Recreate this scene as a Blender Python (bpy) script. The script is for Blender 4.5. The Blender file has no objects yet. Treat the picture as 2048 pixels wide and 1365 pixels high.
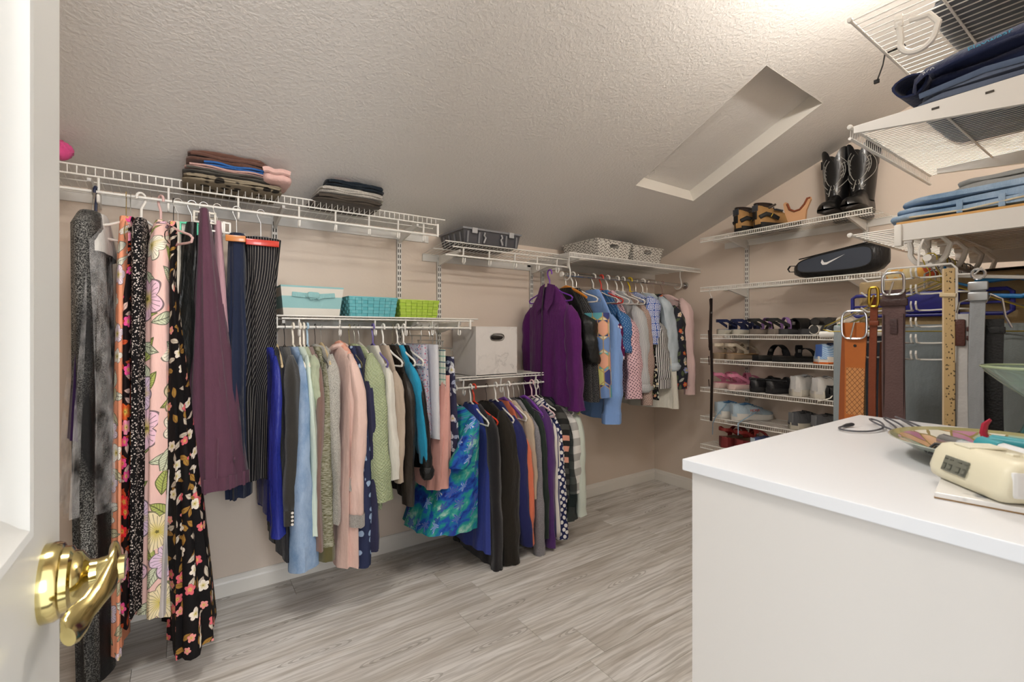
import bpy, bmesh, math, random
import numpy as np
from mathutils import Vector, Matrix, noise as mnoise
SC=bpy.context.scene; COL=SC.collection
PI=math.pi
# ------------------------------------------------------------------ camera, world, lights, exposure
cam=bpy.data.objects.new('camera',bpy.data.cameras.new('camera')); COL.objects.link(cam); SC.camera=cam
cam.location=(0,0,1.25); cam.rotation_euler=(PI/2,0,-math.radians(34.7))
cam.data.sensor_width=36; cam.data.lens=16.506; cam.data.shift_y=-0.00806; cam.data.clip_start=.02
cam.data.dof.use_dof=True; cam.data.dof.focus_distance=2.3; cam.data.dof.aperture_fstop=13.0
W=bpy.data.worlds.new('hall_ambient'); SC.world=W; W.use_nodes=True
W.node_tree.nodes['Background'].inputs[0].default_value=(.92,.96,1,1); W.node_tree.nodes['Background'].inputs[1].default_value=.9
SC.view_settings.view_transform='Standard'; SC.view_settings.look='None'; SC.view_settings.gamma=1; SC.view_settings.use_curve_mapping=False
SC.view_settings.exposure=1.33
try:
    SC.cycles.use_denoising=True; SC.cycles.max_bounces=8; SC.cycles.diffuse_bounces=5; SC.cycles.transparent_max_bounces=12; SC.cycles.sample_clamp_indirect=6
except Exception: pass
BULB=112; DOME_FILL=24
LAMP=(1.74,.36)                      # the closet's ceiling light, three bulbs on a bar along x
def lamp(name,kind,loc,energy,size,rot=(0,0,0),col=(1,1,1),sy=None):
    l=bpy.data.lights.new(name,kind); l.energy=energy; l.color=col
    if kind=='AREA':
        l.size=size
        if sy: l.shape='RECTANGLE'; l.size_y=sy
    else: l.shadow_soft_size=size
    o=bpy.data.objects.new(name,l); COL.objects.link(o); o.location=loc; o.rotation_euler=rot; return o
# added soft fill light, shining in through the doorway behind the camera
lamp('hall_fill','AREA',(.17,-2.3,1.75),22,.62,(PI/2,0,0),(.97,.98,1),1.5)
# ------------------------------------------------------------------ helpers
def lin(h):
    if not isinstance(h,str): return tuple(h)+((1,) if len(h)==3 else ())
    h=h.lstrip('#'); v=[int(h[i:i+2],16)/255 for i in (0,2,4)]
    return tuple((c/12.92 if c<=.04045 else ((c+.055)/1.055)**2.4) for c in v)+(1,)
class NT:
    def __init__(s,name):
        s.m=bpy.data.materials.new(name); s.m.use_nodes=True; s.t=s.m.node_tree; s.t.nodes.clear()
    def put(s,sock,v):
        if isinstance(v,bpy.types.NodeSocket): s.t.links.new(v,sock)
        elif isinstance(v,str): sock.default_value=lin(v)
        elif sock.type=='RGBA' and not isinstance(v,(int,float)): sock.default_value=lin(v)
        else: sock.default_value=v
    def n(s,typ,ins=None,**pr):
        d=s.t.nodes.new('ShaderNode'+typ)
        for k,v in pr.items(): setattr(d,k,v)
        for k,v in (ins or {}).items(): s.put(d.inputs[k],v)
        return d
    def M(s,op,*a):
        d=s.n('Math',dict(enumerate(a)),operation=op); return d.outputs[0]
    def V(s,op,*a):
        d=s.n('VectorMath',{},operation=op)
        for i,v in enumerate(a):
            if op=='SCALE' and i==1: s.put(d.inputs['Scale'],v)
            else: s.put(d.inputs[i],v)
        return d.outputs[1] if op in('LENGTH','DISTANCE','DOT_PRODUCT') else d.outputs[0]
    def mix(s,f,a,b,bt='MIX'):
        d=s.n('Mix',data_type='RGBA',blend_type=bt); s.put(d.inputs[0],f); s.put(d.inputs[6],a); s.put(d.inputs[7],b); return d.outputs[2]
    def ramp(s,f,stops,interp='LINEAR'):
        d=s.n('ValToRGB',{0:f}); r=d.color_ramp; r.interpolation=interp
        while len(r.elements)<len(stops): r.elements.new(.5)
        for e,(p,c) in zip(r.elements,stops): e.position=p; e.color=lin(c)
        return d.outputs[0]
    def uv(s): return s.n('UVMap').outputs[0]
    def obj(s): return s.n('TexCoord').outputs['Object']
    def scale(s,v,sx,sy=None,sz=None):
        if sy is None: return s.V('SCALE',v,sx)
        return s.V('MULTIPLY',v,(sx,sy,sz if sz is not None else 1))
    def noise(s,v,sc,det=3,rough=.55,out=0): return s.n('TexNoise',{'Vector':v,'Scale':sc,'Detail':det,'Roughness':rough}).outputs[out]
    def sep(s,v): return s.n('SeparateXYZ',{0:v}).outputs
    def fin(s,col,rough=.6,metal=0,bump=None,bs=.2,bd=.002,sheen=0,spec=.5,alpha=None,trans=0,ior=1.45,emit=None,es=0,coat=0):
        b=s.n('BsdfPrincipled',{'Base Color':col,'Roughness':rough,'Metallic':metal,'IOR':ior})
        b.inputs['Specular IOR Level'].default_value=spec; b.inputs['Transmission Weight'].default_value=trans; b.inputs['Coat Weight'].default_value=coat
        if sheen: b.inputs['Sheen Weight'].default_value=sheen; b.inputs['Sheen Roughness'].default_value=.5
        if alpha is not None: s.put(b.inputs['Alpha'],alpha)
        if emit: s.put(b.inputs['Emission Color'],emit); b.inputs['Emission Strength'].default_value=es
        if bump is not None: s.t.links.new(s.n('Bump',{'Height':bump,'Strength':bs,'Distance':bd}).outputs[0],b.inputs['Normal'])
        o=s.n('OutputMaterial'); s.t.links.new(b.outputs[0],o.inputs[0]); return s.m
CACHE={}
def cached(f):
    def g(*a,**k):
        key=(f.__name__,repr(a),repr(k))
        if key not in CACHE: CACHE[key]=f(*a,**k)
        return CACHE[key]
    return g
@cached
def plain(name,col,rough=.5,metal=0,spec=.5,coat=0): return NT(name).fin(lin(col),rough,metal,spec=spec,coat=coat)
@cached
def glow(name,col,s): return NT(name).fin(lin(col),.5,emit=lin(col),es=s)
@cached
def fabric(col,var=.10):
    t=NT('woven_fabric'); u=t.obj(); n=t.noise(t.scale(u,1,1,.35),15,4,.6); f=t.noise(u,420,1)
    c=t.mix(t.M('MULTIPLY',n,var*2.2),col,t.mix(.35,col,'#000000'))
    return t.fin(c,.85,bump=t.M('ADD',t.M('MULTIPLY',n,1.6),t.M('MULTIPLY',f,.05)),bs=.6,bd=.012,sheen=.15,spec=.25)
@cached
def satin(col):
    t=NT('satin_fabric'); u=t.obj(); n=t.noise(t.scale(u,1,1,.4),20,4,.6)
    return t.fin(lin(col),.42,bump=n,bs=.7,bd=.016,spec=.5)
@cached
def fleece(col):
    t=NT('fleece'); u=t.obj(); n=t.noise(u,160,2); b=t.noise(t.scale(u,1,1,.4),13,3)
    return t.fin(t.mix(t.M('MULTIPLY',b,.35),col,'#63317a'),.95,bump=t.M('ADD',t.M('MULTIPLY',n,.15),t.M('MULTIPLY',b,1.6)),bs=.7,bd=.014,sheen=.15,spec=.15)
@cached
def knit(col):
    t=NT('knit_fabric'); u=t.uv(); x,y,_=t.sep(u)
    w=t.M('MULTIPLY',t.M('SINE',t.M('MULTIPLY',x,1500)),t.M('SINE',t.M('MULTIPLY',y,1100))); n=t.noise(t.obj(),40,3)
    return t.fin(t.mix(t.M('MULTIPLY',n,.5),col,t.mix(.45,col,'#000000')),.95,bump=t.M('ADD',w,n),bs=.4,bd=.003,sheen=.3,spec=.2)
@cached
def melange(a,b):
    t=NT('melange_knit'); n=t.noise(t.obj(),330,2); k=t.noise(t.obj(),26,3)
    return t.fin(t.mix(t.ramp(n,[(.42,'#000000'),(.58,'#ffffff')]),a,b),.95,bump=t.M('ADD',n,k),bs=.35,bd=.005,spec=.2,sheen=.2)
@cached
def shag(col):
    t=NT('shaggy_knit'); u=t.scale(t.obj(),60,60,320); n=t.noise(u,1,3); k=t.noise(t.obj(),30,2)
    c=t.mix(t.ramp(n,[(.35,'#000000'),(.65,'#ffffff')]),t.mix(.5,col,'#000000'),t.mix(.25,col,'#ffffff'))
    return t.fin(c,.95,bump=t.M('ADD',n,k),bs=.8,bd=.008,spec=.2)
@cached
def gauze(col):
    t=NT('crinkle_gauze'); u=t.uv(); d=t.V('ADD',u,t.scale(t.n('TexNoise',{'Vector':u,'Scale':30}).outputs[1],.02)); x,y,_=t.sep(d)
    w=t.M('MULTIPLY',t.M('SINE',t.M('MULTIPLY',x,430)),t.M('SINE',t.M('MULTIPLY',y,430)))
    return t.fin(t.mix(t.M('MULTIPLY_ADD',w,.12,.14),col,t.mix(.4,col,'#ffffff')),.9,bump=w,bs=.5,bd=.004,spec=.2)
@cached
def denim(col):
    t=NT('denim'); u=t.obj(); n=t.noise(t.scale(u,1,1,.4),13,5,.65); f=t.noise(t.scale(u,900,900,120),1,1)
    c=t.mix(t.ramp(n,[(.35,'#000000'),(.7,'#ffffff')]),t.mix(.28,col,'#101828'),t.mix(.3,col,'#e8eef4'))
    return t.fin(t.mix(t.M('MULTIPLY',f,.3),c,t.mix(.5,col,'#ffffff')),.85,bump=t.M('ADD',f,n),bs=.35,bd=.004,spec=.25)
@cached
def sparkle():
    t=NT('sparkly_velvet'); n=t.noise(t.obj(),260,2,.7); k=t.noise(t.scale(t.obj(),6,6,1.2),1,2)
    m=t.M('MULTIPLY',t.ramp(n,[(.46,'#000000'),(.62,'#ffffff')]),t.ramp(k,[(.40,'#000000'),(.58,'#ffffff')]))
    return t.fin(t.mix(m,'#08080a','#a5a5a0'),.6,bump=n,bs=.4,bd=.003,spec=.4)
@cached
def speckle(a,b,sc,c3=None):
    t=NT('speckled_print'); u=t.obj(); w=t.V('ADD',u,t.scale(t.n('TexNoise',{'Vector':u,'Scale':sc*.8}).outputs[1],.35/sc))
    v=t.n('TexVoronoi',{'Vector':w,'Scale':sc}); m=t.ramp(v.outputs[0],[(.34,'#ffffff'),(.40,'#000000')])
    k=t.sep(v.outputs[1])
    bb=t.mix(t.M('GREATER_THAN',k[1],.5),b,c3) if c3 else lin(b)
    return t.fin(t.mix(t.M('MULTIPLY',m,t.M('GREATER_THAN',k[0],.25)),a,bb),.85,bump=t.noise(t.scale(u,1,1,.4),18,4),bs=.6,bd=.012,spec=.25)
@cached
def stripes(a,b,f,duty,ax=0):
    t=NT('striped_fabric'); p=t.sep(t.uv())[ax]; k=t.M('FRACT',t.M('MULTIPLY',p,f))
    return t.fin(t.mix(t.M('LESS_THAN',k,duty),a,b),.8,bump=t.noise(t.scale(t.obj(),1,1,.4),18,4),bs=.6,bd=.012,spec=.3)
@cached
def bands(cols,h,extra=None):
    t=NT('banded_knit'); z=t.sep(t.uv())[1]; k=t.M('FRACT',t.M('MULTIPLY',z,.5/h))
    c=t.mix(t.M('LESS_THAN',k,.5),cols[0],cols[1])
    if extra: c=t.mix(t.M('MULTIPLY',t.M('LESS_THAN',t.M('FRACT',t.M('MULTIPLY',z,.5/h)),.5),t.M('LESS_THAN',t.M('ABSOLUTE',t.M('ADD',z,.38)),.09)),c,extra)
    return t.fin(c,.9,bump=t.noise(t.obj(),14,3),bs=.3,bd=.006,spec=.2)
@cached
def dots(a,b,sc,r):
    t=NT('dotted_fabric'); u=t.n('Mapping',{'Vector':t.uv(),'Rotation':(0,0,.6)}).outputs[0]
    v=t.n('TexVoronoi',{'Vector':t.scale(u,sc),'Scale':1.0,'Randomness':.25},voronoi_dimensions='2D')
    return t.fin(t.mix(t.M('LESS_THAN',v.outputs[0],r),a,b),.85,bump=t.noise(t.scale(t.obj(),1,1,.4),18,4),bs=.6,bd=.012,spec=.25)
@cached
def plaid(a,b,c):
    t=NT('plaid_fabric'); x,y,_=t.sep(t.uv())
    f=lambda p,k,d: t.M('LESS_THAN',t.M('FRACT',t.M('MULTIPLY',p,k)),d)
    col=t.mix(t.M('MULTIPLY',f(y,34,.2),.8),a,b); col=t.mix(t.M('MULTIPLY',f(x,40,.2),.6),col,b); col=t.mix(f(y,17,.07),col,c)
    return t.fin(col,.85,spec=.25)
@cached
def tiles(a,b):
    t=NT('tile_print'); u=t.scale(t.uv(),22); x,y,_=t.sep(u); fx=t.M('SUBTRACT',t.M('FRACT',x),.5); fy=t.M('SUBTRACT',t.M('FRACT',y),.5)
    r=t.M('SQRT',t.M('ADD',t.M('MULTIPLY',fx,fx),t.M('MULTIPLY',fy,fy))); an=t.M('ARCTAN2',fy,fx)
    p=t.M('SINE',t.M('ADD',t.M('MULTIPLY',r,26),t.M('MULTIPLY',t.M('COSINE',t.M('MULTIPLY',an,4)),2)))
    e=t.M('GREATER_THAN',t.M('MAXIMUM',t.M('ABSOLUTE',fx),t.M('ABSOLUTE',fy)),.44)
    return t.fin(t.mix(t.M('MAXIMUM',t.M('GREATER_THAN',p,.1),e),a,b),.85,spec=.25)
@cached
def floral(ground,cols,line,sc,R,npet,leaf,dens):
    t=NT('floral_print'); u0=t.uv(); u0=t.V('ADD',u0,t.scale(t.V('SUBTRACT',t.n('TexNoise',{'Vector':u0,'Scale':sc*1.5}).outputs[1],(.5,.5,.5)),.12/sc))
    def cell(off,s,rnd=.75):
        u=t.V('ADD',t.scale(u0,s),off); v=t.n('TexVoronoi',{'Vector':u,'Scale':1.0,'Randomness':rnd},voronoi_dimensions='2D')
        d=t.V('SUBTRACT',u,v.outputs[2]); return d,t.sep(v.outputs[1])
    col=lin(ground)
    for off,th in (((3.3,7.1,0),1-dens),((11.7,2.9,0),1-dens*.8)):   # two layers of leaves
        d,k=cell(off,sc*1.25); a=t.M('MULTIPLY',k[1],6.28); x,y,_=t.sep(d)
        ca=t.M('COSINE',a); sa=t.M('SINE',a)
        lx=t.M('ADD',t.M('MULTIPLY',x,ca),t.M('MULTIPLY',y,sa)); ly=t.M('SUBTRACT',t.M('MULTIPLY',y,ca),t.M('MULTIPLY',x,sa))
        e=t.M('ADD',t.M('POWER',t.M('ABSOLUTE',t.M('MULTIPLY',lx,2.3)),1.6),t.M('ABSOLUTE',t.M('MULTIPLY',ly,5.2)))
        inn=t.M('MULTIPLY',t.M('LESS_THAN',e,1),t.M('GREATER_THAN',k[0],th))
        vein=t.M('MAXIMUM',t.M('LESS_THAN',t.M('ABSOLUTE',ly),.012),t.M('MAXIMUM',t.M('GREATER_THAN',e,.86),t.M('LESS_THAN',t.M('FRACT',t.M('MULTIPLY',t.M('ADD',lx,t.M('ABSOLUTE',ly)),12)),.16)))
        lc=t.mix(t.M('GREATER_THAN',k[2],.6),leaf,t.mix(.55,leaf,'#e8ebe4'))
        col=t.mix(inn,col,t.mix(t.M('MULTIPLY',vein,.8),lc,line))
    d,k=cell((0,0,0),sc); x,y,_=t.sep(d); r=t.V('LENGTH',d); an=t.M('ADD',t.M('ARCTAN2',y,x),t.M('MULTIPLY',k[1],6.28))
    pet=t.M('MULTIPLY',t.M('ADD',.66,t.M('MULTIPLY',t.M('ABSOLUTE',t.M('COSINE',t.M('MULTIPLY',an,npet/2))),.34)),t.M('MULTIPLY',R,t.M('ADD',.6,t.M('MULTIPLY',k[2],.4))))
    q=t.M('DIVIDE',r,pet); inn=t.M('MULTIPLY',t.M('LESS_THAN',q,1),t.M('LESS_THAN',k[0],.72))
    fc=t.ramp(k[2],[(i/len(cols),c) for i,c in enumerate(cols)],'CONSTANT')
    fc=t.mix(t.ramp(q,[(.05,'#ffffff'),(.55,'#000000')]),fc,'#d8c65a')
    ray=t.M('MULTIPLY',t.M('LESS_THAN',t.M('ABSOLUTE',t.M('SINE',t.M('MULTIPLY',an,npet*2.5))),.22),t.M('LESS_THAN',q,.86))
    ln=t.M('MAXIMUM',ray,t.M('GREATER_THAN',q,.93)); ln=t.M('MAXIMUM',ln,t.M('LESS_THAN',q,.09))
    col=t.mix(inn,col,t.mix(t.M('MULTIPLY',ln,.8),fc,line))
    return t.fin(col,.8,bump=t.noise(t.scale(t.obj(),1,1,.4),16,4),bs=.6,bd=.012,spec=.25)
@cached
def tropical():
    t=NT('tropical_print'); u=t.uv(); w=t.V('ADD',u,t.scale(t.n('TexNoise',{'Vector':u,'Scale':11}).outputs[1],.06))
    n=t.noise(w,13,4); c=t.ramp(n,[(.32,'#15247e'),(.43,'#2358b4'),(.5,'#178a92'),(.58,'#3fa596'),(.72,'#c4dcd6')])
    v=t.n('TexVoronoi',{'Vector':t.scale(w,15),'Scale':1.0},voronoi_dimensions='2D'); d=t.V('SUBTRACT',t.scale(w,15),v.outputs[2]); x,y,_=t.sep(d)
    an=t.M('ARCTAN2',y,x); p=t.M('MULTIPLY',.46,t.M('ADD',.7,t.M('MULTIPLY',t.M('COSINE',t.M('MULTIPLY',an,5)),.3)))
    k=t.sep(v.outputs[1]); f=t.M('MULTIPLY',t.M('LESS_THAN',v.outputs[0],p),t.M('GREATER_THAN',k[0],.3))
    fc=t.mix(t.M('GREATER_THAN',t.M('SINE',t.M('MULTIPLY',an,15)),.4),t.mix(k[1],'#1c2fae','#3d7fe0'),t.mix(k[1],'#16206e','#e4f0f4'))
    return t.fin(t.mix(t.M('MULTIPLY',f,.8),c,fc),.7,bump=t.noise(t.scale(t.obj(),1,1,.4),16,4),bs=.6,bd=.012,spec=.3)
@cached
def hexes():
    t=NT('hexagon_print'); x,y,_=t.sep(t.scale(t.uv(),1/.068,1/.10))
    row=t.M('FLOOR',y); xs=t.M('ADD',x,t.M('MULTIPLY',t.M('MODULO',row,2),.5)); fx=t.M('SUBTRACT',t.M('FRACT',xs),.5); fy=t.M('SUBTRACT',t.M('FRACT',y),.5)
    z=t.M('ADD',t.M('ABSOLUTE',fy),t.M('MULTIPLY',t.M('ABSOLUTE',fx),.5)); 
    wn=t.n('TexWhiteNoise',{0:t.n('CombineXYZ',{0:t.M('FLOOR',xs),1:row,2:t.M('GREATER_THAN',z,.52)}).outputs[0]},noise_dimensions='3D').outputs[0]
    c=t.ramp(wn,[(0,'#39427e'),(.18,'#6f8fc4'),(.36,'#d3d486'),(.52,'#e3a78c'),(.66,'#66b3bd'),(.82,'#d9d2b8')],'CONSTANT')
    e=t.M('MAXIMUM',t.M('GREATER_THAN',t.M('ABSOLUTE',fx),.455),t.M('LESS_THAN',t.M('ABSOLUTE',t.M('SUBTRACT',z,.52)),.03))
    return t.fin(t.mix(e,c,'#b89a6a'),.4,spec=.5)
@cached
def sheer(col):
    t=NT('sheer_fabric'); return t.fin(lin(col),.6,alpha=.72,spec=.3,bump=t.noise(t.scale(t.obj(),1,1,.4),18,4),bs=.6,bd=.012)
@cached
def leather(col,sc=90,rough=.42):
    t=NT('leather'); u=t.obj(); v=t.n('TexVoronoi',{'Vector':u,'Scale':sc*3}).outputs[0]; n=t.noise(u,sc*.25,3)
    return t.fin(t.mix(t.M('MULTIPLY',n,.6),col,t.mix(.5,col,'#000000')),rough,bump=v,bs=.2,bd=.002,spec=.5)
class MB:
    """collects shapes and links them as one mesh object"""
    def __init__(s): s.v=[]; s.f=[]; s.uv={}
    def grid(s,rings,closed=True,caps=False,uvs=None):
        b=len(s.v); n=len(rings[0])
        for r in rings: s.v.extend([tuple(p) for p in r])
        for i in range(len(rings)-1):
            for j in range(n if closed else n-1):
                k=(j+1)%n; f=(b+i*n+j,b+i*n+k,b+(i+1)*n+k,b+(i+1)*n+j)
                if uvs: 
                    U=uvs[i]; U2=uvs[i+1]; kk=j+1
                    s.uv[len(s.f)]=(U[j],U[kk],U2[kk],U2[j])
                s.f.append(f)
        if caps:
            s.f.append(tuple(b+j for j in range(n))[::-1]); s.f.append(tuple(b+(len(rings)-1)*n+j for j in range(n)))
        return s
    def poly(s,vs,fs):
        b=len(s.v); s.v.extend([tuple(p) for p in vs]); s.f.extend([tuple(b+i for i in f) for f in fs]); return s
    def box(s,c,d,r=0,rot=None,taper=None):
        """box centre c, size d, edge rounding r"""
        bm=bmesh.new(); bmesh.ops.create_cube(bm,size=1)
        for v in bm.verts:
            v.co=Vector((v.co.x*d[0],v.co.y*d[1],v.co.z*d[2]))
            if taper and v.co.z<0: v.co.x*=taper[0]; v.co.y*=taper[1]
        if r>0: bmesh.ops.bevel(bm,geom=bm.edges[:],offset=r,segments=2,affect='EDGES',profile=.6)
        M=rot.to_matrix() if rot is not None and hasattr(rot,'to_matrix') else (rot if rot is not None else Matrix.Identity(3))
        bm.verts.index_update(); vs=[M@v.co+Vector(c) for v in bm.verts]; fs=[[v.index for v in f.verts] for f in bm.faces]; bm.free()
        return s.poly(vs,fs)
    def tube(s,pts,r,n=6,closed=False,flat=None):
        pts=[Vector(p) for p in pts]; m=len(pts); rings=[]; up=None
        for i,p in enumerate(pts):
            a=pts[(i-1)%m] if (closed or i>0) else p; c=pts[(i+1)%m] if (closed or i<m-1) else p
            t=(c-a); t=t.normalized() if t.length>1e-9 else Vector((0,0,1))
            if up is None: up=Vector((0,0,1)) if abs(t.z)<.9 else Vector((1,0,0))
            u=up-t*up.dot(t); u=u.normalized() if u.length>1e-6 else t.orthogonal().normalized(); up=u; w=t.cross(u)
            rr=r[i] if isinstance(r,(list,tuple)) else r; ru,rw=(rr,rr) if flat is None else (rr*flat[0],rr*flat[1])
            rings.append([p+u*ru*math.cos(2*PI*j/n)+w*rw*math.sin(2*PI*j/n) for j in range(n)])
        if closed: rings.append(rings[0]); return s.grid(rings)
        return s.grid(rings,caps=True)
    def lathe(s,prof,c=(0,0,0),n=24,ax='z',caps=True):
        rings=[]
        for r,h in prof:
            q=[]
            for j in range(n):
                x,y=r*math.cos(2*PI*j/n),r*math.sin(2*PI*j/n)
                p=(x,y,h) if ax=='z' else ((h,x,y) if ax=='x' else (y,h,x)); q.append((c[0]+p[0],c[1]+p[1],c[2]+p[2]))
            rings.append(q)
        return s.grid(rings,caps=caps)
    def prism(s,out,h0,h1,ax='z'):
        m=lambda p,h:(p[0],p[1],h) if ax=='z' else ((h,p[0],p[1]) if ax=='x' else (p[0],h,p[1]))
        return s.grid([[m(p,h0) for p in out],[m(p,h1) for p in out]],caps=True)
    def build(s,name,mat,parent=None,smooth=True,angle=40,loc=None):
        me=bpy.data.meshes.new(name); me.from_pydata(s.v,[],s.f); me.update()
        bm=bmesh.new(); bm.from_mesh(me); bmesh.ops.recalc_face_normals(bm,faces=bm.faces); bm.to_mesh(me); bm.free()
        uv=me.uv_layers.new(name='UVMap'); buf=np.zeros(len(me.loops)*2,dtype=np.float32)
        V=s.v
        for i,p in enumerate(me.polygons):
            li=p.loop_start; g=s.uv.get(i)
            if g and len(p.vertices)==4:
                q={}
                for a,b in zip(s.f[i],g): q[a]=b
                for k,vi in enumerate(p.vertices): buf[2*(li+k):2*(li+k)+2]=q[vi]
            else:
                nn=p.normal; a=max(range(3),key=lambda t:abs(nn[t])); x,y=((1,2),(0,2),(0,1))[a]
                for k,vi in enumerate(p.vertices): buf[2*(li+k)]=V[vi][x]; buf[2*(li+k)+1]=V[vi][y]
        uv.data.foreach_set('uv',buf)
        if smooth:
            me.polygons.foreach_set('use_smooth',[True]*len(me.polygons))
            try: me.set_sharp_from_angle(angle=math.radians(angle))
            except Exception: pass
        me.materials.append(mat); o=bpy.data.objects.new(name,me); COL.objects.link(o)
        if parent: o.parent=parent
        if loc: o.location=loc
        return o
def tag(o,label=None,cat=None,group=None,kind=None):
    if label: o['label']=label
    if cat: o['category']=cat
    if group: o['group']=group
    if kind: o['kind']=kind
    return o
def thing(name,label,cat,loc=(0,0,0),rz=0,group=None):
    o=bpy.data.objects.new(name,None); COL.objects.link(o); o.location=loc; o.rotation_euler=(0,0,rz); o.empty_display_size=.05
    return tag(o,label,cat,group)
def copy_tree(o,parent=None):
    c=o.copy(); COL.objects.link(c)
    if parent: c.parent=parent
    for ch in list(o.children): copy_tree(ch,c)
    return c
def arc(c,r,a0,a1,n,plane='xz'):
    q=[]
    for i in range(n+1):
        a=math.radians(a0+(a1-a0)*i/n); x,y=r*math.cos(a),r*math.sin(a)
        q.append((c[0]+x,c[1],c[2]+y) if plane=='xz' else ((c[0],c[1]+x,c[2]+y) if plane=='yz' else (c[0]+x,c[1]+y,c[2])))
    return q
WHITE=plain('white_epoxy','#e6e4de',.35); WHITE2=plain('white_metal','#dfddd8',.4)
# ------------------------------------------------------------------ room shell
CW=2.61; FW=3.29; RW=.02; LW=-1.25; KZ=1.851; SL=.379
def cz(y): return KZ+SL*(CW-y)
def wallmat(col):
    t=NT('painted_wall'); n=t.noise(t.obj(),70,4); return t.fin(lin(col),.75,bump=n,bs=.25,bd=.002,spec=.3)
WALL=wallmat('#d9cbbd')
t=NT('knockdown_ceiling'); u=t.obj(); n1=t.noise(t.scale(u,1,1,1),75,3,.5); n2=t.noise(u,150,2)
CEIL=t.fin(lin('#dbd8d4'),.8,bump=t.M('ADD',t.ramp(n1,[(.42,'#000000'),(.62,'#ffffff')]),t.M('MULTIPLY',n2,.25)),bs=.28,bd=.003,spec=.3)
def struct(o): o['kind']='structure'; return o
struct(MB().box(((LW+FW)/2,CW+.05,KZ/2+.03),(FW-LW+.2,.1,KZ+.06)).build('wall_left',WALL,smooth=False))
prof=[(-.12,0),(CW+.1,0),(CW+.1,cz(CW)),(-.12,cz(-.12))]
struct(MB().prism(prof,FW,FW+.1,'x').build('wall_back',WALL,smooth=False))
struct(MB().prism(prof,LW-.1,LW,'x').build('wall_front',WALL,smooth=False))
w=MB(); DX0,DX1,DH=-.105,.455,2.05; top=cz(RW)
w.box(((LW+DX0)/2,RW-.06,top/2),(DX0-LW,.12,top)); w.box(((DX1+FW)/2,RW-.06,top/2),(FW-DX1,.12,top)); w.box(((DX0+DX1)/2,RW-.06,(DH+top)/2),(DX1-DX0,.12,top-DH))
struct(w.build('wall_right',WALL,smooth=False))
# sloped ceiling with a shallow boxed recess
H=[(2.195,1.878),(2.768,1.880),(2.690,1.076),(2.110,1.068)]
def cp(p,d=0): return (p[0],p[1]+d*.354,cz(p[1])+d*.935)
out=[(LW-.1,CW+.1),(FW+.1,CW+.1),(FW+.1,-.14),(LW-.1,-.14)]
c=MB(); o4=[cp(p) for p in out]; h4=[cp(p) for p in H]
c.poly(o4+h4,[(0,1,5,4),(1,2,6,5),(2,3,7,6),(3,0,4,7)])
o5=[cp(p,.1) for p in out]; c.poly(o5,[(0,1,2,3)])
for i in range(4): c.poly([o4[i],o4[(i+1)%4],o5[(i+1)%4],o5[i]],[(0,1,2,3)])
struct(c.build('ceiling',CEIL,smooth=False))
tr=MB(); D=.085
for i in range(4):
    a,b=H[i],H[(i+1)%4]; tr.poly([cp(a,-.001),cp(b,-.001),cp(b,D),cp(a,D)],[(0,1,2,3)])
struct(tr.build('trim_1',plain('white_trim_paint','#dedad2',.5),smooth=False))
pm=[cp(p,D-.006) for p in H]; struct(MB().poly(pm+[cp(p,D) for p in H],[(0,1,2,3),(7,6,5,4),(0,1,5,4),(1,2,6,5),(2,3,7,6),(3,0,4,7)]).build('trim_2',CEIL,smooth=False))
# floor: slab and single planks
floor=struct(MB().box(((LW+FW)/2,(CW-.3)/2,-.035),(FW-LW+.2,CW+.7,.05)).build('floor',plain('underlay','#4a443d',.9),smooth=False))
t=NT('grey_oak_laminate'); ri=t.n('ObjectInfo').outputs['Random']; oc=t.obj()
off=t.n('CombineXYZ',{0:t.M('MULTIPLY',ri,37),1:t.M('MULTIPLY',ri,91),2:0}).outputs[0]; p=t.V('ADD',oc,off)
wv=t.V('ADD',p,t.scale(t.V('SUBTRACT',t.n('TexNoise',{'Vector':t.scale(p,2.2,5,1),'Scale':1.0,'Detail':3}).outputs[1],(.5,.5,.5)),.10,.05,0))
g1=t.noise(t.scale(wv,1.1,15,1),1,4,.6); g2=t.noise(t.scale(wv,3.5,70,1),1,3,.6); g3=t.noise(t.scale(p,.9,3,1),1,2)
col=t.ramp(g1,[(.28,'#b3aca2'),(.42,'#d8d4cd'),(.55,'#e9e7e3'),(.75,'#f1f0ed')])
col=t.mix(t.M('MULTIPLY',t.ramp(g2,[(.40,'#ffffff'),(.58,'#000000')]),.42),col,'#857c70')
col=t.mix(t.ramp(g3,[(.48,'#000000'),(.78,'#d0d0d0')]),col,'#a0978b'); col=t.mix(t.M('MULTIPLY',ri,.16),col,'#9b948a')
kn=t.n('TexVoronoi',{'Vector':t.scale(wv,2.2,13,1),'Scale':1.0},voronoi_dimensions='2D'); kd=kn.outputs[0]
rg=t.M('MULTIPLY',t.M('LESS_THAN',kd,.30),t.M('GREATER_THAN',t.M('SINE',t.M('MULTIPLY',kd,70)),.25)); rg=t.M('MULTIPLY',rg,t.M('GREATER_THAN',t.sep(kn.outputs[1])[0],.80))
col=t.mix(t.M('MULTIPLY',rg,.38),col,'#6f675c')
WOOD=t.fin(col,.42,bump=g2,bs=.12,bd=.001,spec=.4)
random.seed(5); PWD,PLN=.187,1.22; mesh_of={}
y=CW+.004-PWD; row=0
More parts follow.
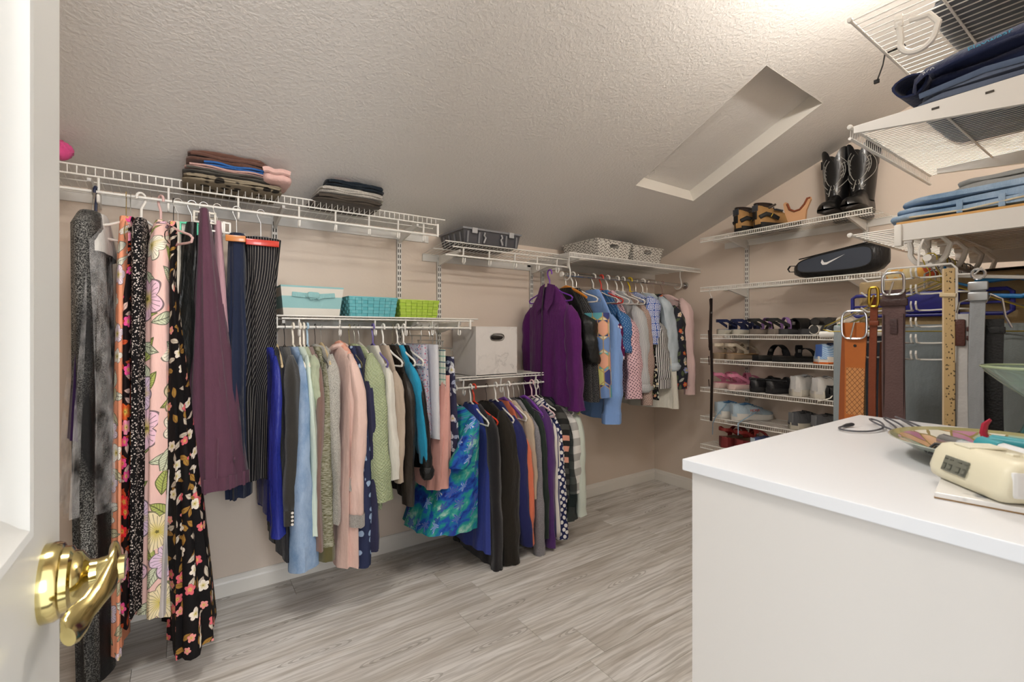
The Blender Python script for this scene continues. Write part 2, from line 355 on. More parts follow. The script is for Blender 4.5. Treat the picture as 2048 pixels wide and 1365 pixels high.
while y>-.36:
    x=LW-random.random()*PLN
    while x<FW:
        x0=max(x,LW); x1=min(x+PLN,FW); L=round(x1-x0,3)
        if L>.03:
            if L not in mesh_of:
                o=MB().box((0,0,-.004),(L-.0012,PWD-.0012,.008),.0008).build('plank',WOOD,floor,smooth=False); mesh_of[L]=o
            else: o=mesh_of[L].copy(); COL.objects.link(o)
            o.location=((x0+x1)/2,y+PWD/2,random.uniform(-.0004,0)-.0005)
        x+=PLN
    y-=PWD; row+=1
# baseboards with a moulded top
def base(name,a,b,nrm):
    pr=[(0,0),(.014,0),(.014,.062),(.011,.07),(.009,.084),(.005,.09),(0,.09)]
    a=Vector(a);b=Vector(b);nn=Vector(nrm)
    struct(MB().grid([[p+nn*u+Vector((0,0,v)) for u,v in pr] for p in (a,b)],caps=True).build(name,plain('white_trim_gloss','#e4e1da',.35),smooth=False))
base('baseboard_left',(LW,CW,0),(FW,CW,0),(0,-1,0)); base('baseboard_back',(FW,CW-.014,0),(FW,RW,0),(-1,0,0)); base('baseboard_front',(LW,CW-.014,0),(LW,RW,0),(1,0,0))
# ceiling light with three bulbs on a bar
cl=thing('ceiling_light','ceiling bar light with three round bulbs above the shelving','lamp',(LAMP[0],LAMP[1],cz(LAMP[1])))
MB().lathe([(.07,.02),(.07,-.012),(.02,-.03),(.0001,-.03)],n=24).build('base',plain('lamp_white','#eeeeee',.4),cl)
MB().tube([(0,0,0),(0,0,-.19)],.008,10).build('stem',plain('lamp_white','#eeeeee',.4),cl)
MB().box((0,0,-.20),(.52,.035,.022),.006).build('bar',plain('lamp_white','#eeeeee',.4),cl)
for i in (-1,0,1):
    MB().lathe([(.001,-.205),(.017,-.208),(.017,-.232),(.001,-.233)],(i*.2,0,.0),12).build('socket',plain('lamp_white','#eeeeee',.4),cl)
    MB().lathe([(.034*math.sin(PI*k/8)+.0005,-.262+.034*math.cos(PI*k/8)) for k in range(9)],(i*.2,0,0),14).build('bulb',glow('bulb_glow','#fffaf2',BULB),cl)
# added fill light, out of view: frosted dome nearer the room's other end
cl2=thing('ceiling_light','added fill light shaped as a frosted white dome above the doorway end','lamp',(-.05,.95,cz(.95)-.01))
MB().lathe([(.19,.03),(.19,-.015),(.0001,-.015)],n=32).build('base',plain('lamp_white','#eeeeee',.4),cl2)
MB().lathe([(.175*math.cos(a)+.0002,-.016-.075*math.sin(a)) for a in [PI/2*k/10 for k in range(11)]],n=32).build('diffuser',glow('dome_fill_glow','#fffaf4',DOME_FILL),cl2)
# ------------------------------------------------------------------ door leaf (opened inwards) with brass lever
door=thing('door_1',None,None,(-.105,.03,0)); door['kind']='structure'
DP=plain('door_paint','#cfcec9',.42)
DWD=.615; TH=.035
d=MB()   # local: y along the leaf to the free edge, x the face normal
for y0,y1,z0,z1 in ((0,.115,.01,2.03),(DWD-.115,DWD,.01,2.03),(.115,DWD-.115,.01,.25),(.115,DWD-.115,.85,1.085),(.115,DWD-.115,1.89,2.03)):
    d.box((-TH/2,(y0+y1)/2,(z0+z1)/2),(TH,y1-y0,z1-z0))
d.build('leaf_frame',DP,door,smooth=False)
for z0,z1 in ((.25,.85),(1.085,1.89)):
    y0,y1=.115,DWD-.115
    pl=MB().box((-TH/2,(y0+y1)/2,(z0+z1)/2),(.014,y1-y0,z1-z0))
    for k,(ins,dep) in enumerate(((.075,.006),)):
        q0=[(-.0105,y0+.045,z0+.045),(-.0105,y1-.045,z0+.045),(-.0105,y1-.045,z1-.045),(-.0105,y0+.045,z1-.045)]
        q1=[(-.004,y0+ins,z0+ins),(-.004,y1-ins,z0+ins),(-.004,y1-ins,z1-ins),(-.004,y0+ins,z1-ins)]
        pl.grid([q0,q1],caps=True)
    pl.build('panel',DP,door,smooth=False)
    m=MB(); pr=[(0,0),(.004,.002),(.003,.008),(-.002,.013),(-.006,.02),(-.0105,.026)]
    cs=[(y0,z0,1,1),(y1,z0,-1,1),(y1,z1,-1,-1),(y0,z1,1,-1)]
    rings=[[(x,a+s*q,b+t_*q) for x,q in pr] for a,b,s,t_ in cs]; rings.append(rings[0]); m.grid(rings,closed=False).build('panel_moulding',DP,door,angle=25)
BR=plain('polished_brass','#cdbd82',.13,1.0)
hd=MB().lathe([(.034,0),(.034,.008),(.032,.012),(.029,.013),(.028,.018),(.024,.02),(.022,.025),(.017,.028),(.0125,.031),(.012,.036),(.0001,.036)],(0,.555,1.025),28,'x').build('door_handle',BR,door)
MB().lathe([(.0105,.03),(.012,.036),(.0135,.044),(.012,.05),(.011,.056),(.0001,.057)],(0,.555,1.025),20,'x').build('spindle',BR,hd)
lv=MB(); P=[(.047,.568,1.036),(.049,.556,1.032),(.047,.541,1.024),(.040,.527,1.016),(.034,.516,1.011),(.029,.505,1.007),(.026,.494,1.005),(.026,.486,1.004)]
hh=[.010,.0155,.015,.0105,.0095,.012,.0115,.007]; tw=[0,-.05,-.1,-.25,-.4,-.5,-.5,-.5]; rings=[]
for (x,yy,z),h,w_ in zip(P,hh,tw): rings.append([(x+.0046*math.cos(2*PI*j/14)*math.cos(w_)+h*math.sin(2*PI*j/14)*math.sin(w_),yy+.003*math.sin(2*PI*j/14),z-.0046*math.cos(2*PI*j/14)*math.sin(w_)+h*math.sin(2*PI*j/14)*math.cos(w_)) for j in range(14)])
lv.grid(rings,caps=True).build('lever',BR,hd)
MB().box((-TH/2,DWD+.0006,1.025),(.024,.0015,.057)).build('latch_plate',BR,door,smooth=False)
# ------------------------------------------------------------------ slotted wall standards
def standard(wall,a,z0,z1,label):
    """wall 'L': on the clothes wall at x=a; 'B': on the back wall at y=a"""
    t=thing('shelf_standard',label,'rail',(a,CW,z0) if wall=='L' else (FW,a,z0),0 if wall=='L' else -PI/2)
    m=MB(); h=z1-z0; m.box((0,-.0015,h/2),(.025,.003,h)); 
    for s in (-1,1): m.box((s*.0115,-.0065,h/2),(.002,.013,h))
    m.box((0,-.0125,h/2),(.006,.002,h))
    for s in (-1,1): m.box((s*.0098,-.0125,h/2),(.0018,.002,h))
    z=.0
    while z<h-.001:
        for s in (-1,1): m.box((s*.006,-.0125,min(z+.006,h)),(.006,.002,.012))
        z+=.032
    m.build('channel',WHITE2,t,smooth=False)
    sl=MB(); sl.box((0,-.0095,h/2),(.019,.001,h)); sl.build('slot_shadow_gap',plain('dark_slot','#4c4843',.8),t,smooth=False)
    return t
standard('L',.36,.62,1.81,'white slotted standard behind the striped teal bin')
standard('L',1.008,.9,1.80,'white slotted standard above the teal woven basket')
standard('L',1.262,.62,1.72,'white slotted standard beside the lime woven basket')
standard('L',1.965,.62,1.70,'white slotted standard nearer the purple fleece jacket, first of two close together')
standard('L',2.065,.9,1.70,'white slotted standard holding the upper basket shelf, second of two close together')
standard('B',1.798,.40,1.895,'white slotted standard at the inner end of the shoe shelves')
standard('B',1.085,.40,1.895,'white slotted standard near the boots end of the shoe shelves')
# ------------------------------------------------------------------ wire shelves
def bracket(parent,p,length,h0,h1,dirv,th=.012):
    """tapered steel bracket from wall point p (parent space) along dirv"""
    dx,dy=dirv; m=MB(); px,py=-dy,dx; r=[]
    for s in (-1,1):
        ox,oy=px*th/2*s,py*th/2*s
        r.append([(p[0]+ox,p[1]+oy,p[2]),(p[0]+ox,p[1]+oy,p[2]-h0),(p[0]+ox+dx*.04,p[1]+oy+dy*.04,p[2]-h0*.95),(p[0]+ox+dx*length,p[1]+oy+dy*length,p[2]-h1),(p[0]+ox+dx*length,p[1]+oy+dy*length,p[2])])
    m.grid(r,caps=True); return m.build('bracket',WHITE2,parent,smooth=False)
def wire_shelf(name,label,x0,x1,yw,yf,zb,zf,pitch,lip=.0,rod=None,hooks=None,brk=(),wr=.0016,rz=0,loc=(0,0,0),rail=True,inset=.045,lipw=False,group=None,mids=(.5,),hookstyle='loop'):
    """deck of wires from the wall (y=yw) to the front (y=yf); lip = drop of the front rail; rod = (z, xa, xb)"""
    t=thing(name,label,'shelf',loc,rz,group); s=1 if yf<yw else -1
    d=MB(); n=int((x1-x0)/pitch)
    for i in range(n+1):
        x=x0+.004+i*(x1-x0-.008)/n; pts=[(x,yw-s*.006,zb),(x,yf,zf)]
        if lip and lipw: pts+=[(x,yf-s*.0015,zf-lip)]
        elif lip: pts+=[(x,yf,zf-lip)] if x0+inset<x<x1-inset else []
        d.tube(pts,wr,4)
    d.build('deck_wires',WHITE,t)
    e=MB().tube([(x0,yf,zf),(x1,yf,zf)],.0034,8); e.build('front_rail',WHITE,t)
    e=MB().tube([(x0,yw-s*.008,zb-.002),(x1,yw-s*.008,zb-.002)],.0034,8); e.build('rear_rail',WHITE,t)
    for f in mids: MB().tube([(x0,yw+(yf-yw)*f,zb+(zf-zb)*f-.004),(x1,yw+(yf-yw)*f,zb+(zf-zb)*f-.004)],.0026,6).build('cross_rail',WHITE,t)
    if lip:
        a,b=(x0,x1) if lipw else (x0+inset,x1-inset)
        MB().tube([(a,yf-s*.001,zf-lip),(b,yf-s*.001,zf-lip)],.0036,8).build('lip_rail',WHITE,t)
    if rod:
        zr,a,b=rod; MB().tube([(a,yf,zr),(b,yf,zr)],.0055,10).build('hanging_rail',WHITE,t)
        for x in (a,b):
            if x0<x<x1+.2: MB().box((x,yf,(zf-lip+zr)/2),(.011,.013,abs(zf-lip-zr)+.014),.003).build('end_cap',WHITE,t)
    for x in hooks or ():
        zr=rod[0]; m=MB(); top=zf-lip
        if hookstyle=='loop':
            m.tube([(x,yf+.004,top),(x,yf+.009,zr)],.0045,8,flat=(1,1.4)); m.tube([(x,yf+.009,zr),(x,yf+.013,zr-.028)]+[(x,yf+.013-.013*(1-math.cos(a)),zr-.028-.013*math.sin(a)) for a in (.6,1.2,1.9,2.5,3.1)]+[(x,yf-.013,zr-.012)],.0042,8)
        m.build('hook_support',WHITE,t)
    for x in brk: bracket(t,(x,yw,zb-.004),abs(yf-yw)-.03,.06,.014,(0,-s))
    if rail: MB().box(((x0+x1)/2+.02,yw-s*.004,zb-.022),(x1-x0+.04,.008,.042),.002).build('wall_track',WHITE2,t,smooth=False)
    return t
YF=2.305
wire_shelf('wire_shelf','long white wire shelf over the dresses, with folded clothes on it',-1.2,1.153,CW,YF,1.832,1.862,.0254,.034,(1.772,-1.2,1.109),[-.78,-.48,-.27,-.06,.18,.42,.58,.74,.89,1.03],(.36,-.3,1.008))
wire_shelf('wire_shelf','short white wire shelf carrying the grey lidded bin',1.155,2.085,CW,YF,1.722,1.752,.0254,.027,(1.677,1.155,2.04),[1.27,1.44,1.62,1.79,1.95],(1.262,1.965))
wire_shelf('wire_shelf','white wire shelf carrying the teal and lime baskets',.317,1.36,CW,YF,1.312,1.327,.0254,.012,(1.276,.326,1.309),[.42,.60,.77,.93,1.08,1.24],(.36,1.008,1.262),inset=.03)
wire_shelf('wire_shelf','low white wire shelf under the marble-look cube',1.20,2.085,CW,YF,.996,1.0,.0254,.014,(.942,1.20,2.044),[1.27,1.52,1.78,2.0],(1.262,1.965))
# upper right of the clothes wall: deep close-mesh shelf with chrome rod
us=wire_shelf('wire_shelf','deep close-mesh white shelf carrying two chevron baskets',1.93,3.285,CW,2.17,1.745,1.745,.0127,.028,None,None,(2.065,),lipw=True,mids=(.33,.66))
rodt=thing('closet_rod','chrome closet rod under the chevron basket shelf','rod',(1.99,2.305,1.628))
MB().tube([(0,0,0),(1.30,0,0)],.0125,14).build('rod',plain('chrome','#c9c9c9',.18,1),rodt)
MB().lathe([(.028,0),(.028,-.006),(.018,-.01),(.018,-.022),(.0001,-.022)],(1.299,0,0),20,'x').build('flange',plain('chrome','#c9c9c9',.18,1),rodt)
MB().lathe([(.017,0),(.017,-.012),(.0001,-.012)],(.002,0,0),16,'x').build('end_cap',WHITE,rodt)
for x in (.04,1.20):
    MB().tube([(x,-.02,.115),(x,-.02,.06),(x,-.03,.03)]+[(x,.0-.034*math.cos(a),-.0-.034*math.sin(a)+.0) for a in (.0,.5,1.0,1.5,2.0,2.5,3.0)]+[(x,.032,.01)],.0046,8).build('rod_hook',WHITE,rodt)
# far wall: seven narrow shoe shelves
FX=FW-2.98
for z,yr,lb in ((1.913,.956,'topmost shoe shelf, holding boots and hiking shoes'),(1.567,.919,'wire shelf holding the black sports bag'),(1.236,1.0,'wire shelf with navy sandals and black slides'),(1.067,1.0,'wire shelf with cream sandals and a blue sneaker'),(.865,1.0,'wire shelf with pink sandals and white sneakers'),(.664,1.0,'wire shelf with pale blue running shoes'),(.467,1.0,'lowest shoe shelf, with red wedge sandals')):
    # local x runs from the inner end (y=1.967) towards the door, local y from the wall into the room
    sh=wire_shelf('shoe_shelf','white close-mesh '+lb,0,1.967-yr,0,-FX,0,0,.0127,.026,None,None,(1.967-1.798,1.967-1.085) if z<1.9 else (1.967-1.798,1.967-1.085),.0013,rz=-PI/2,loc=(FW,1.967,z),rail=z>1.9,lipw=True,mids=(.5,))
# ------------------------------------------------------------------ hangers
def hanger(kind,col,x,y,rz,label,yaw=0,drop=.10,cx=.150,yo=.015,L=.30,group=None):
    t=thing('clothes_hanger',label,'hanger',(x,y,rz),PI/2+yaw,group)
    mw=kind in('wire','clip','clipm','clamp','wood','padded')
    metal=plain('hanger_wire',col if kind=='wire' else '#c4c4c2',.3,.9 if kind!='wire' or col[1]>'8' else 0)
    body=plain('hanger_plastic',col,.4)
    r=.0016 if mw else .0046; R=.0135+r if rz!=1.628 else .016+r
    hk=[(R*math.cos(math.radians(a)),0,R*math.sin(math.radians(a))) for a in (205,180,150,120,90,60,30,0)]
    hk+=[(R*.9,0,-.014),(R*.45,0,-.03),(.001,0,-.044),(0,0,-drop+.03 if kind in('clip','clipm','clamp') else -.082)]
    m=MB().tube(hk,r,6 if mw else 8); m.build('hook',metal if mw else body,t)
    if kind in('tube','wire'):
        rr=.0046 if kind=='tube' else .0017; A=.212; z0=-.078; zt=-.160; zb=-.184
        p=[(0,0,z0),(.03,0,z0-.012),(A*.55,0,z0-.052),(A-.015,0,zt+.004),(A,0,zt-.008),(A-.008,0,zb+.002),(A-.03,0,zb)]
        q=p+[(-a,b,c) for a,b,c in p[::-1][:-1]]
        MB().tube(q,rr,8 if kind=='tube' else 5,closed=True).build('frame',body if kind=='tube' else metal,t)
    elif kind in('wood','padded'):
        rr=.008 if kind=='wood' else .019; q=[]; rad=[]
        for i in range(-10,11):
            s=i/10; q.append((s*.205,.012*abs(s)**2,-.080-.082*abs(s)**1.25)); rad.append(rr*(1-.25*abs(s))*(1+(.14*math.sin(i*2.4) if kind=='padded' else 0)))
        MB().tube(q,rad,10,flat=(1.35,.75) if kind=='wood' else (1,1)).build('shoulder_bar',satin(col) if kind=='padded' else plain('hanger_wood',col,.4),t)
    elif kind in('clip','clipm'):
        MB().tube([(-cx-.015,0,-drop+.03),(0,0,-drop+.032),(cx+.015,0,-drop+.03)],.0018,6).build('crossbar',metal,t)
        for s in (-1,1):
            c=MB(); X=s*cx
            if kind=='clip':
                for yy in (-yo,yo):
                    for a,b,sx,sz in ((0,.020,.048,.007),(0,-.020,.048,.007),(-.021,0,.007,.044),(.021,0,.007,.044),(0,0,.006,.042)): c.box((X+a,yy,-drop+b),(sx,.006,sz),.001)
            if kind=='clip': c.box((X,0,-drop+.022),(.009,2*yo+.004,.007),.001)
            else:
                c.tube([(X-.006,0,-drop+.026),(X-.006,.006,-drop+.005),(X-.006,.002,-drop-.012)],.0015,5); c.tube([(X+.006,0,-drop+.026),(X+.006,-.006,-drop+.005),(X+.006,-.002,-drop-.012)],.0015,5); c.tube(arc((X,0,-drop+.022),.007,0,360,10)[:-1],.0014,5,closed=True)
            c.build('clip',body if kind=='clip' else metal,t)
    elif kind=='clamp':
        for s in (-1,1): MB().box((0,s*yo,-drop-.004),(L,.013,.026),.004).build('clamp_jaw',plain('lacquered_wood',col,.3,coat=.3),t)
        MB().tube([(-.03,0,-drop+.034),(-.024,0,-drop+.006)],.002,5).tube([(.03,0,-drop+.034),(.024,0,-drop+.006)],.002,5).tube([(-.03,0,-drop+.034),(.03,0,-drop+.034)],.002,5).build('lock_wire',metal,t)
    return t
# ------------------------------------------------------------------ hanging clothes
def cloth_rings(w,zt,zs,zb,t0,t1,lean,fold,rnd,neck=.06,shoulder=True,extra=0,nr=26,n=44,puff=0,flare_top=0,e=.8,thn=.018):
    """rings of a hanging garment; local x runs across (towards the wall), y through it, z up from the rail"""
    ph=[rnd.uniform(0,6.28) for _ in range(12)]; am=[rnd.uniform(.5,1) for _ in range(6)]; rings=[]; U=[]
    zl=[]
    if shoulder:
        for i in range(7): zl.append(('s',i/7))
    for i in range(nr): zl.append(('b',(i/(nr-1))**.95))
    for k,s in zl:
        if k=='s': hw=neck+(w/2-neck)*s**.85; z=zt+(zs-zt)*s; q=0; th=(thn+(t0-thn)*s**.7)
        else: hw=w/2+extra*s; z=zs+(zb-zs)*s; q=s; th=t0+(t1-t0)*s
        if flare_top and k=='b': th+=flare_top*max(0,1-s*5)
        if puff and k=='b': th+=puff*math.sin(PI*min(1,s*1.02))*(.6+.4*math.sin(s*14+ph[11])); 
        f=fold*(.12+.88*min(1,q*1.6)); cy=lean*q if k=='b' else 0; rr=[];uu=[]
        for j in range(n):
            a=2*PI*j/n; c,si=math.cos(a),math.sin(a)
            x=hw*math.copysign(abs(c)**e,c); y=th*math.copysign(abs(si)**e,si)
            m=sum(am[i]*math.sin(kf*a+ph[i]+q*(1.2-.5*i)) for i,kf in enumerate((4,7,10,13,17)))/2.4
            dd=f*min(max(th,.012)*1.6,.06)*2.2
            x+=dd*m*c; y+=dd*m*si*.9+f*.045*math.sin(x*38+ph[6])+f*.03*math.sin(x*71+ph[7]+q*2)*min(1,q*3)
            zz=z+(.006*math.sin(3*a+ph[8])*q*q); rr.append((x,y+cy,zz))
        rings.append(rr)
    P=0; 
    for rr,(k,s) in zip(rings,zl):
        per=[0]
        for j in range(n): per.append(per[-1]+math.dist(rr[j],rr[(j+1)%n]))
        sc=1; U.append([(p,rr[j%n][2]) for j,p in enumerate(per)])
    return rings,U
def sleeve_rings(x0,z0,z1,ry0,ry1,lean,rnd,rx0=.045,rx1=.034,out=.012,n=18,nr=16,dy=0,bulge=0):
    ph=[rnd.uniform(0,6.28) for _ in range(8)]; rings=[];U=[]; sg=-1 if x0<0 else 1
    for i in range(nr):
        q=i/(nr-1); z=z0+(z1-z0)*q; cx=x0+sg*out*math.sin(q*PI*.6)+.004*math.sin(q*9+ph[0]); cy=lean*q+dy*min(1,q*4)+.004*math.sin(q*7+ph[1])
        rx=rx0+(rx1-rx0)*q; ry=ry0+(ry1-ry0)*q
        if i==0: rx*=.25; ry*=.3; z+=.022; cx-=sg*.034
        elif i==1: rx*=.80; ry*=.82; cx-=sg*.012; z+=.012
        elif i==2: rx*=.95; ry*=.97; z+=.004
        g=1+.09*math.sin(q*17+ph[2])*q+.05*math.sin(q*31+ph[3])
        if bulge: rx+=bulge*math.sin(PI*q); ry+=bulge*math.sin(PI*q)*.8
        rr=[]
        for j in range(n):
            a=2*PI*j/n; m=1+.09*math.sin(3*a+ph[4]+q*3)+.07*math.sin(5*a+ph[5]-q*4)+.04*math.sin(8*a+ph[6]+q*2)
            rr.append((cx+rx*g*m*math.cos(a),cy+ry*g*m*math.sin(a),z+.003*math.sin(2*a+ph[7])))
        rings.append(rr); U.append([(j*2*PI/n*(rx+ry)/2+x0*3,z) for j in range(n+1)])
    return rings,U
BTN=plain('pearl_button','#d9d4cb',.25)
GI=[0]
def G(short,label,name,cat,x,rz,lean,t0,t1,zs,zb,kind,matf,o,h):
    GI[0]+=1; rnd=random.Random(GI[0]*7+3); mat=matf(); w=o.get('w',.42); y=2.305
    zs-=rz; zb-=rz; lean=-lean; fold=o.get('folds',.12)
    t=thing(name,label,cat,(x,y,rz),PI/2)
    t0=max(t0,.008); t1=max(t1,.010)
    top=-.088 if h[0] in('tube','wire','wood','padded') else zs
    zs=min(zs,-.155) if kind not in('slab','chino') else zs
    def body(zb_,a,b,ww=w,ln=lean,mt=mat,fo=fold,nm='body',**k):
        R,U=cloth_rings(ww,top,zs,zb_,a,b,ln,fo,rnd,**k); return MB().grid(R,uvs=U).build(nm,mt,t,angle=80),R
    def cuff(R,z,L,mt,g=1.08,nm='cuff',flare=0):
        c=np.mean(np.array(R[-1]),axis=0); r=[]
        for q in (0,.08,1):
            s=g+flare*q; r.append([(c[0]+(p[0]-c[0])*s,c[1]+(p[1]-c[1])*s,z-L*q) for p in R[-1]])
        r.append([(c[0]+(p[0]-c[0])*(s-.12),c[1]+(p[1]-c[1])*(s-.12),z-L) for p in R[-1]])
        return MB().grid(r).build(nm,mt,t,angle=50)
    def sleeve(sg,z1,a,b,mt=mat,ln=lean,**k):
        R,U=sleeve_rings(sg*(w/2-.012),zs+.012,z1,a,b,ln,rnd,**k); MB().grid(R,uvs=U,caps=True).build('sleeve',mt,t,angle=80); return R
    if kind=='body': body(zb,t0,t1,extra=.03)
    elif kind=='gown': body(zb,t0,t1,extra=.03,thn=.03,neck=.10)
    elif kind=='dress':
        body(zb,t0,t1,extra=o.get('extraW',.02))
        if o.get('lining'):
            R,U=cloth_rings(w*.8,-.9,-1.02,zb+.01,.012,.055,lean*.5,.16,rnd,shoulder=True,neck=.02,nr=14); MB().grid([[(q[0]-.065,q[1]-.035,q[2]) for q in r] for r in R],uvs=U).build('lining',fabric('#d5cfcd'),t,angle=80)['label']='pale turned-out lining at the hem'
        for sg in (-1,1): MB().tube([(sg*.07,0,-.092),(sg*.075,.004,-.12),(sg*.09,0,zs-.01)],.006,6,flat=(.4,1.4)).build('strap',mat,t)
    elif kind=='slab':
        body(zb,t0,t1,shoulder=False,puff=o.get('puff',0),flare_top=o.get('flare_top',0))
        if 'flare_top' in o: pass
    elif kind=='chino':
        b,R=body(zb+.05,t0,t1,shoulder=False,extra=.05)
        wb=cuff(R,zb+.055,.052,mat,1.03,'waistband')
        c=np.mean(np.array(R[-1]),axis=0)
        for j in (20,24,28,2,40):
            p=R[-1][j]; MB().box((c[0]+(p[0]-c[0])*1.06,c[1]+(p[1]-c[1])*1.06,zb+.03),(.010,.010,.058),.002).build('belt_loop',mat,t)
        MB().box((-.10,-t1*.9,zb+.10),(.10,.006,.012),.002,Matrix.Rotation(.5,3,'Y')).build('pocket_welt',mat,t)
        for dz in (0,): MB().tube([(-.19,lean*.8-.01,zb+.22),(-.2,lean*.9-.004,zb+.13),(-.205,lean*.95,zb+.07)],.0022,5).build('side_seam',mat,t)
    elif kind in('long','pinkcoat','tropic','jacket'):
        if kind=='long':
            tb=min(.016,max(.010,t0*.8)); hb=zb+.03+(-o['hemadd'] if 'hemadd' in o else 0)*0+o.get('hemadd',0)
            body(hb,tb,min(max(t1*.7,.012),.03),ww=w-.04,extra=.01,fo=fold*.8)
            z1=zb
            cm=mat if o.get('cuff') in('same','puff') else (knit('#5f5a36') if o.get('cuff')=='dark' else None)
            L=o.get('cufflen',.062)
            if cm: z1=zb+L
            bx=o.get('bottomx',.9)
            for sg in (-1,1):
                if o.get('cuff')=='puff':
                    R=sleeve(sg,zb+.03,max(t0,.018),max(t1*.75,.016)); 
                    pr=[[(p[0],p[1],p[2]) for p in R[-1]]]; c=np.mean(np.array(R[-1]),axis=0); rr=[]
                    for i in range(9):
                        q=i/8; s=1+.38*math.sin(PI*q)+.05*math.sin(q*19); rr.append([(c[0]+(p[0]-c[0])*s*(1+.06*math.sin(j*2.1+i)),c[1]+(p[1]-c[1])*s,zb+.055-.062*q) for j,p in enumerate(R[-1])])
                    MB().grid(rr,caps=True).build('rolled_cuff',mat,t,angle=80); continue
                R=sleeve(sg,z1,max(t0,.016),max(t1*bx,.014),rx0=.046,rx1=.036 if bx<1 else .05)
                if cm:
                    cuff(R,zb+L+.004,L,cm,1.06 if o['cuff']!='same' or bx<1 else 1.02)
                    if sg<0:
                        c=np.mean(np.array(R[-1]),axis=0)
                        for k in range(o.get('buttons',0)):
                            MB().lathe([(.0001,.0),(.0055,.0008),(.0052,.0022),(.0001,.0026)],(0,0,0),12,'x').build('button',BTN,t,loc=(c[0]-.040,c[1]-.006-.002,zb+.012+k*.0155 if o.get('buttons')>2 else zb+.03)).rotation_euler=(0,0,PI-.3)
        elif kind=='pinkcoat':
            body(zb,.03,t1,extra=.02); z1=-.865
            for sg in (-1,1):
                R=sleeve(sg,z1+.05,.028,.026,dy=-.024,rx0=.05,rx1=.04); cuff(R,z1+.055,.055,melange('#a9a5a0','#8f8b86'),1.14,'grey_cuff')['label']='heather grey turned-back cuff'
            R,U=cloth_rings(w+.035,-.2,-.655,-.71,.040,.040,lean*.6,.0,rnd,shoulder=False,nr=4); MB().grid(R,uvs=U).build('pocket_band',melange('#a9a5a0','#8f8b86'),t,angle=80)['label']='heather grey band across the body'
            MB().tube([(.05*math.cos(a),.036*math.sin(a)+.004,-.105-.02*math.cos(a)) for a in [i*.45 for i in range(14)]],.012,8).build('collar',mat,t)
        elif kind=='tropic':
            body(zb,t0*.7,t1,extra=.0,nr=30,ln=lean)
            sleeve(-1,-.36,.035,.05,rx0=.045,rx1=.055,out=.02,dy=.02); sleeve(1,-.36,.04,.05,rx0=.05,rx1=.06,out=.02)
        elif kind=='jacket':
            body(zb+.02,.045,.06,ww=w-.05,extra=.01,fo=.13)
            for sg in (-1,1): 
                R=sleeve(sg,zb,.046,.046,rx0=.055,rx1=.048,out=.006,dy=-.004); cuff(R,zb+.012,.016,mat,1.02)
            for sg in (-1,1):
                MB().poly([(-.015+sg*.012,.040,-.070),(-.015+sg*.075,.030,-.085),(-.015+sg*.088,.060,-.19),(-.015+sg*.05,.076,-.25),(-.015+sg*.010,.066,-.215)],[(0,1,2,3,4)]).build('collar_lapel',mat,t)
            MB().tube([(-.004,.05,-.09),(-.006,.066,-.22),(-.002,.068,-.5),(-.004,.074,zb+.03)],.0035,6).build('zipper',plain('zip','#231428',.4),t)
    if o.get('collar') and kind=='long':
        MB().tube([(.055*math.cos(a),.03*math.sin(a),-.10+.012*math.sin(a)) for a in [i*.45 for i in range(15)]],.011,8).build('collar',mat,t)
    hk,hc,hd=h
    hanger(hk,hc,x,y,rz,f'{hd} hanger holding the {short}',yaw=PI/2+rnd.uniform(-.25,.25) if hk in('clip','clamp') and 'wide' not in o else o.get('yaw',rnd.uniform(-.12,.12)),drop=(max(.06,-zs+.022) if hk!='clipm' else max(.06,-zs-.012)) if hk in('clip','clipm','clamp') else .1,cx=.150 if hk=='clipm' else max(.014,t0*.8),yo=.015 if hk=='clipm' else w/2*(.55 if hk=='clip' else .98)+.008,L=2*t0+.012)
    return t
# rail at height 1.772
G('sparkly black velvet gown','sparkly black velvet gown hanging beside the open door','velvet_gown','dress',-0.286,1.772,0.029,0.045,0.041,1.675,0.070,'gown',lambda:sparkle(),{'w': 0.46, 'folds': 0.1},('wire', '#b8b8b4', 'chrome wire'))
G('plum coat','deep plum long coat inside a clear plastic garment bag','plum_coat','coat',-0.277,1.772,-0.021,0.024,0.030,1.572,0.894,'body',lambda:fabric('#2e1640'),{'w': 0.4, 'folds': 0.12},('tube', '#1b2440', 'navy plastic'))
G('coral floral maxi dress','coral maxi dress with outlined white flowers, frayed hem near the floor','floral_dress','dress',-0.190,1.772,-0.011,0.019,0.019,1.501,0.123,'dress',lambda:floral('#e79a78',['#f4ece0','#e6d3df'],'#3a2c26',9,.40,5,'#c9c2a0',.45),{'w': 0.36},('wire', '#8f7a4a', 'bronze wire'))
G('hot pink floral dress','narrow black dress crowded with hot pink and red flowers','floral_dress','dress',-0.177,1.772,0.001,0.018,0.017,1.364,0.221,'dress',lambda:floral('#170d10',['#f0569c','#e8323c','#f39ab8','#e0672f'],'#2a0d14',16,.55,5,'#c8542c',.95),{'w': 0.36},('wire', '#c9c9c5', 'thin steel'))
G('tiny white floral dress','black dress with a dense tiny white flower print','floral_dress','dress',-0.145,1.772,-0.009,0.026,0.011,1.655,0.255,'dress',lambda:speckle('#121012','#cfc4bd',140),{'w': 0.38, 'yaw': -0.8},('tube', '#e6e3dc', 'white tubular'))
G('black blossom skirt dress','long black dress with small pink roses and flared pleated hem','rose_print_dress','dress',-0.044,1.772,0.056,0.011,0.073,1.441,0.111,'dress',lambda:floral('#100d0e',['#ef9a94','#e56d78','#f2e8d8'],'#4a1f20',15,.36,5,'#a8813a',.5),{'w': 0.38, 't0x': 1.3, 'folds': 0.2, 'extraW': 0.12},('wire', '#2b2520', 'dark wire'))
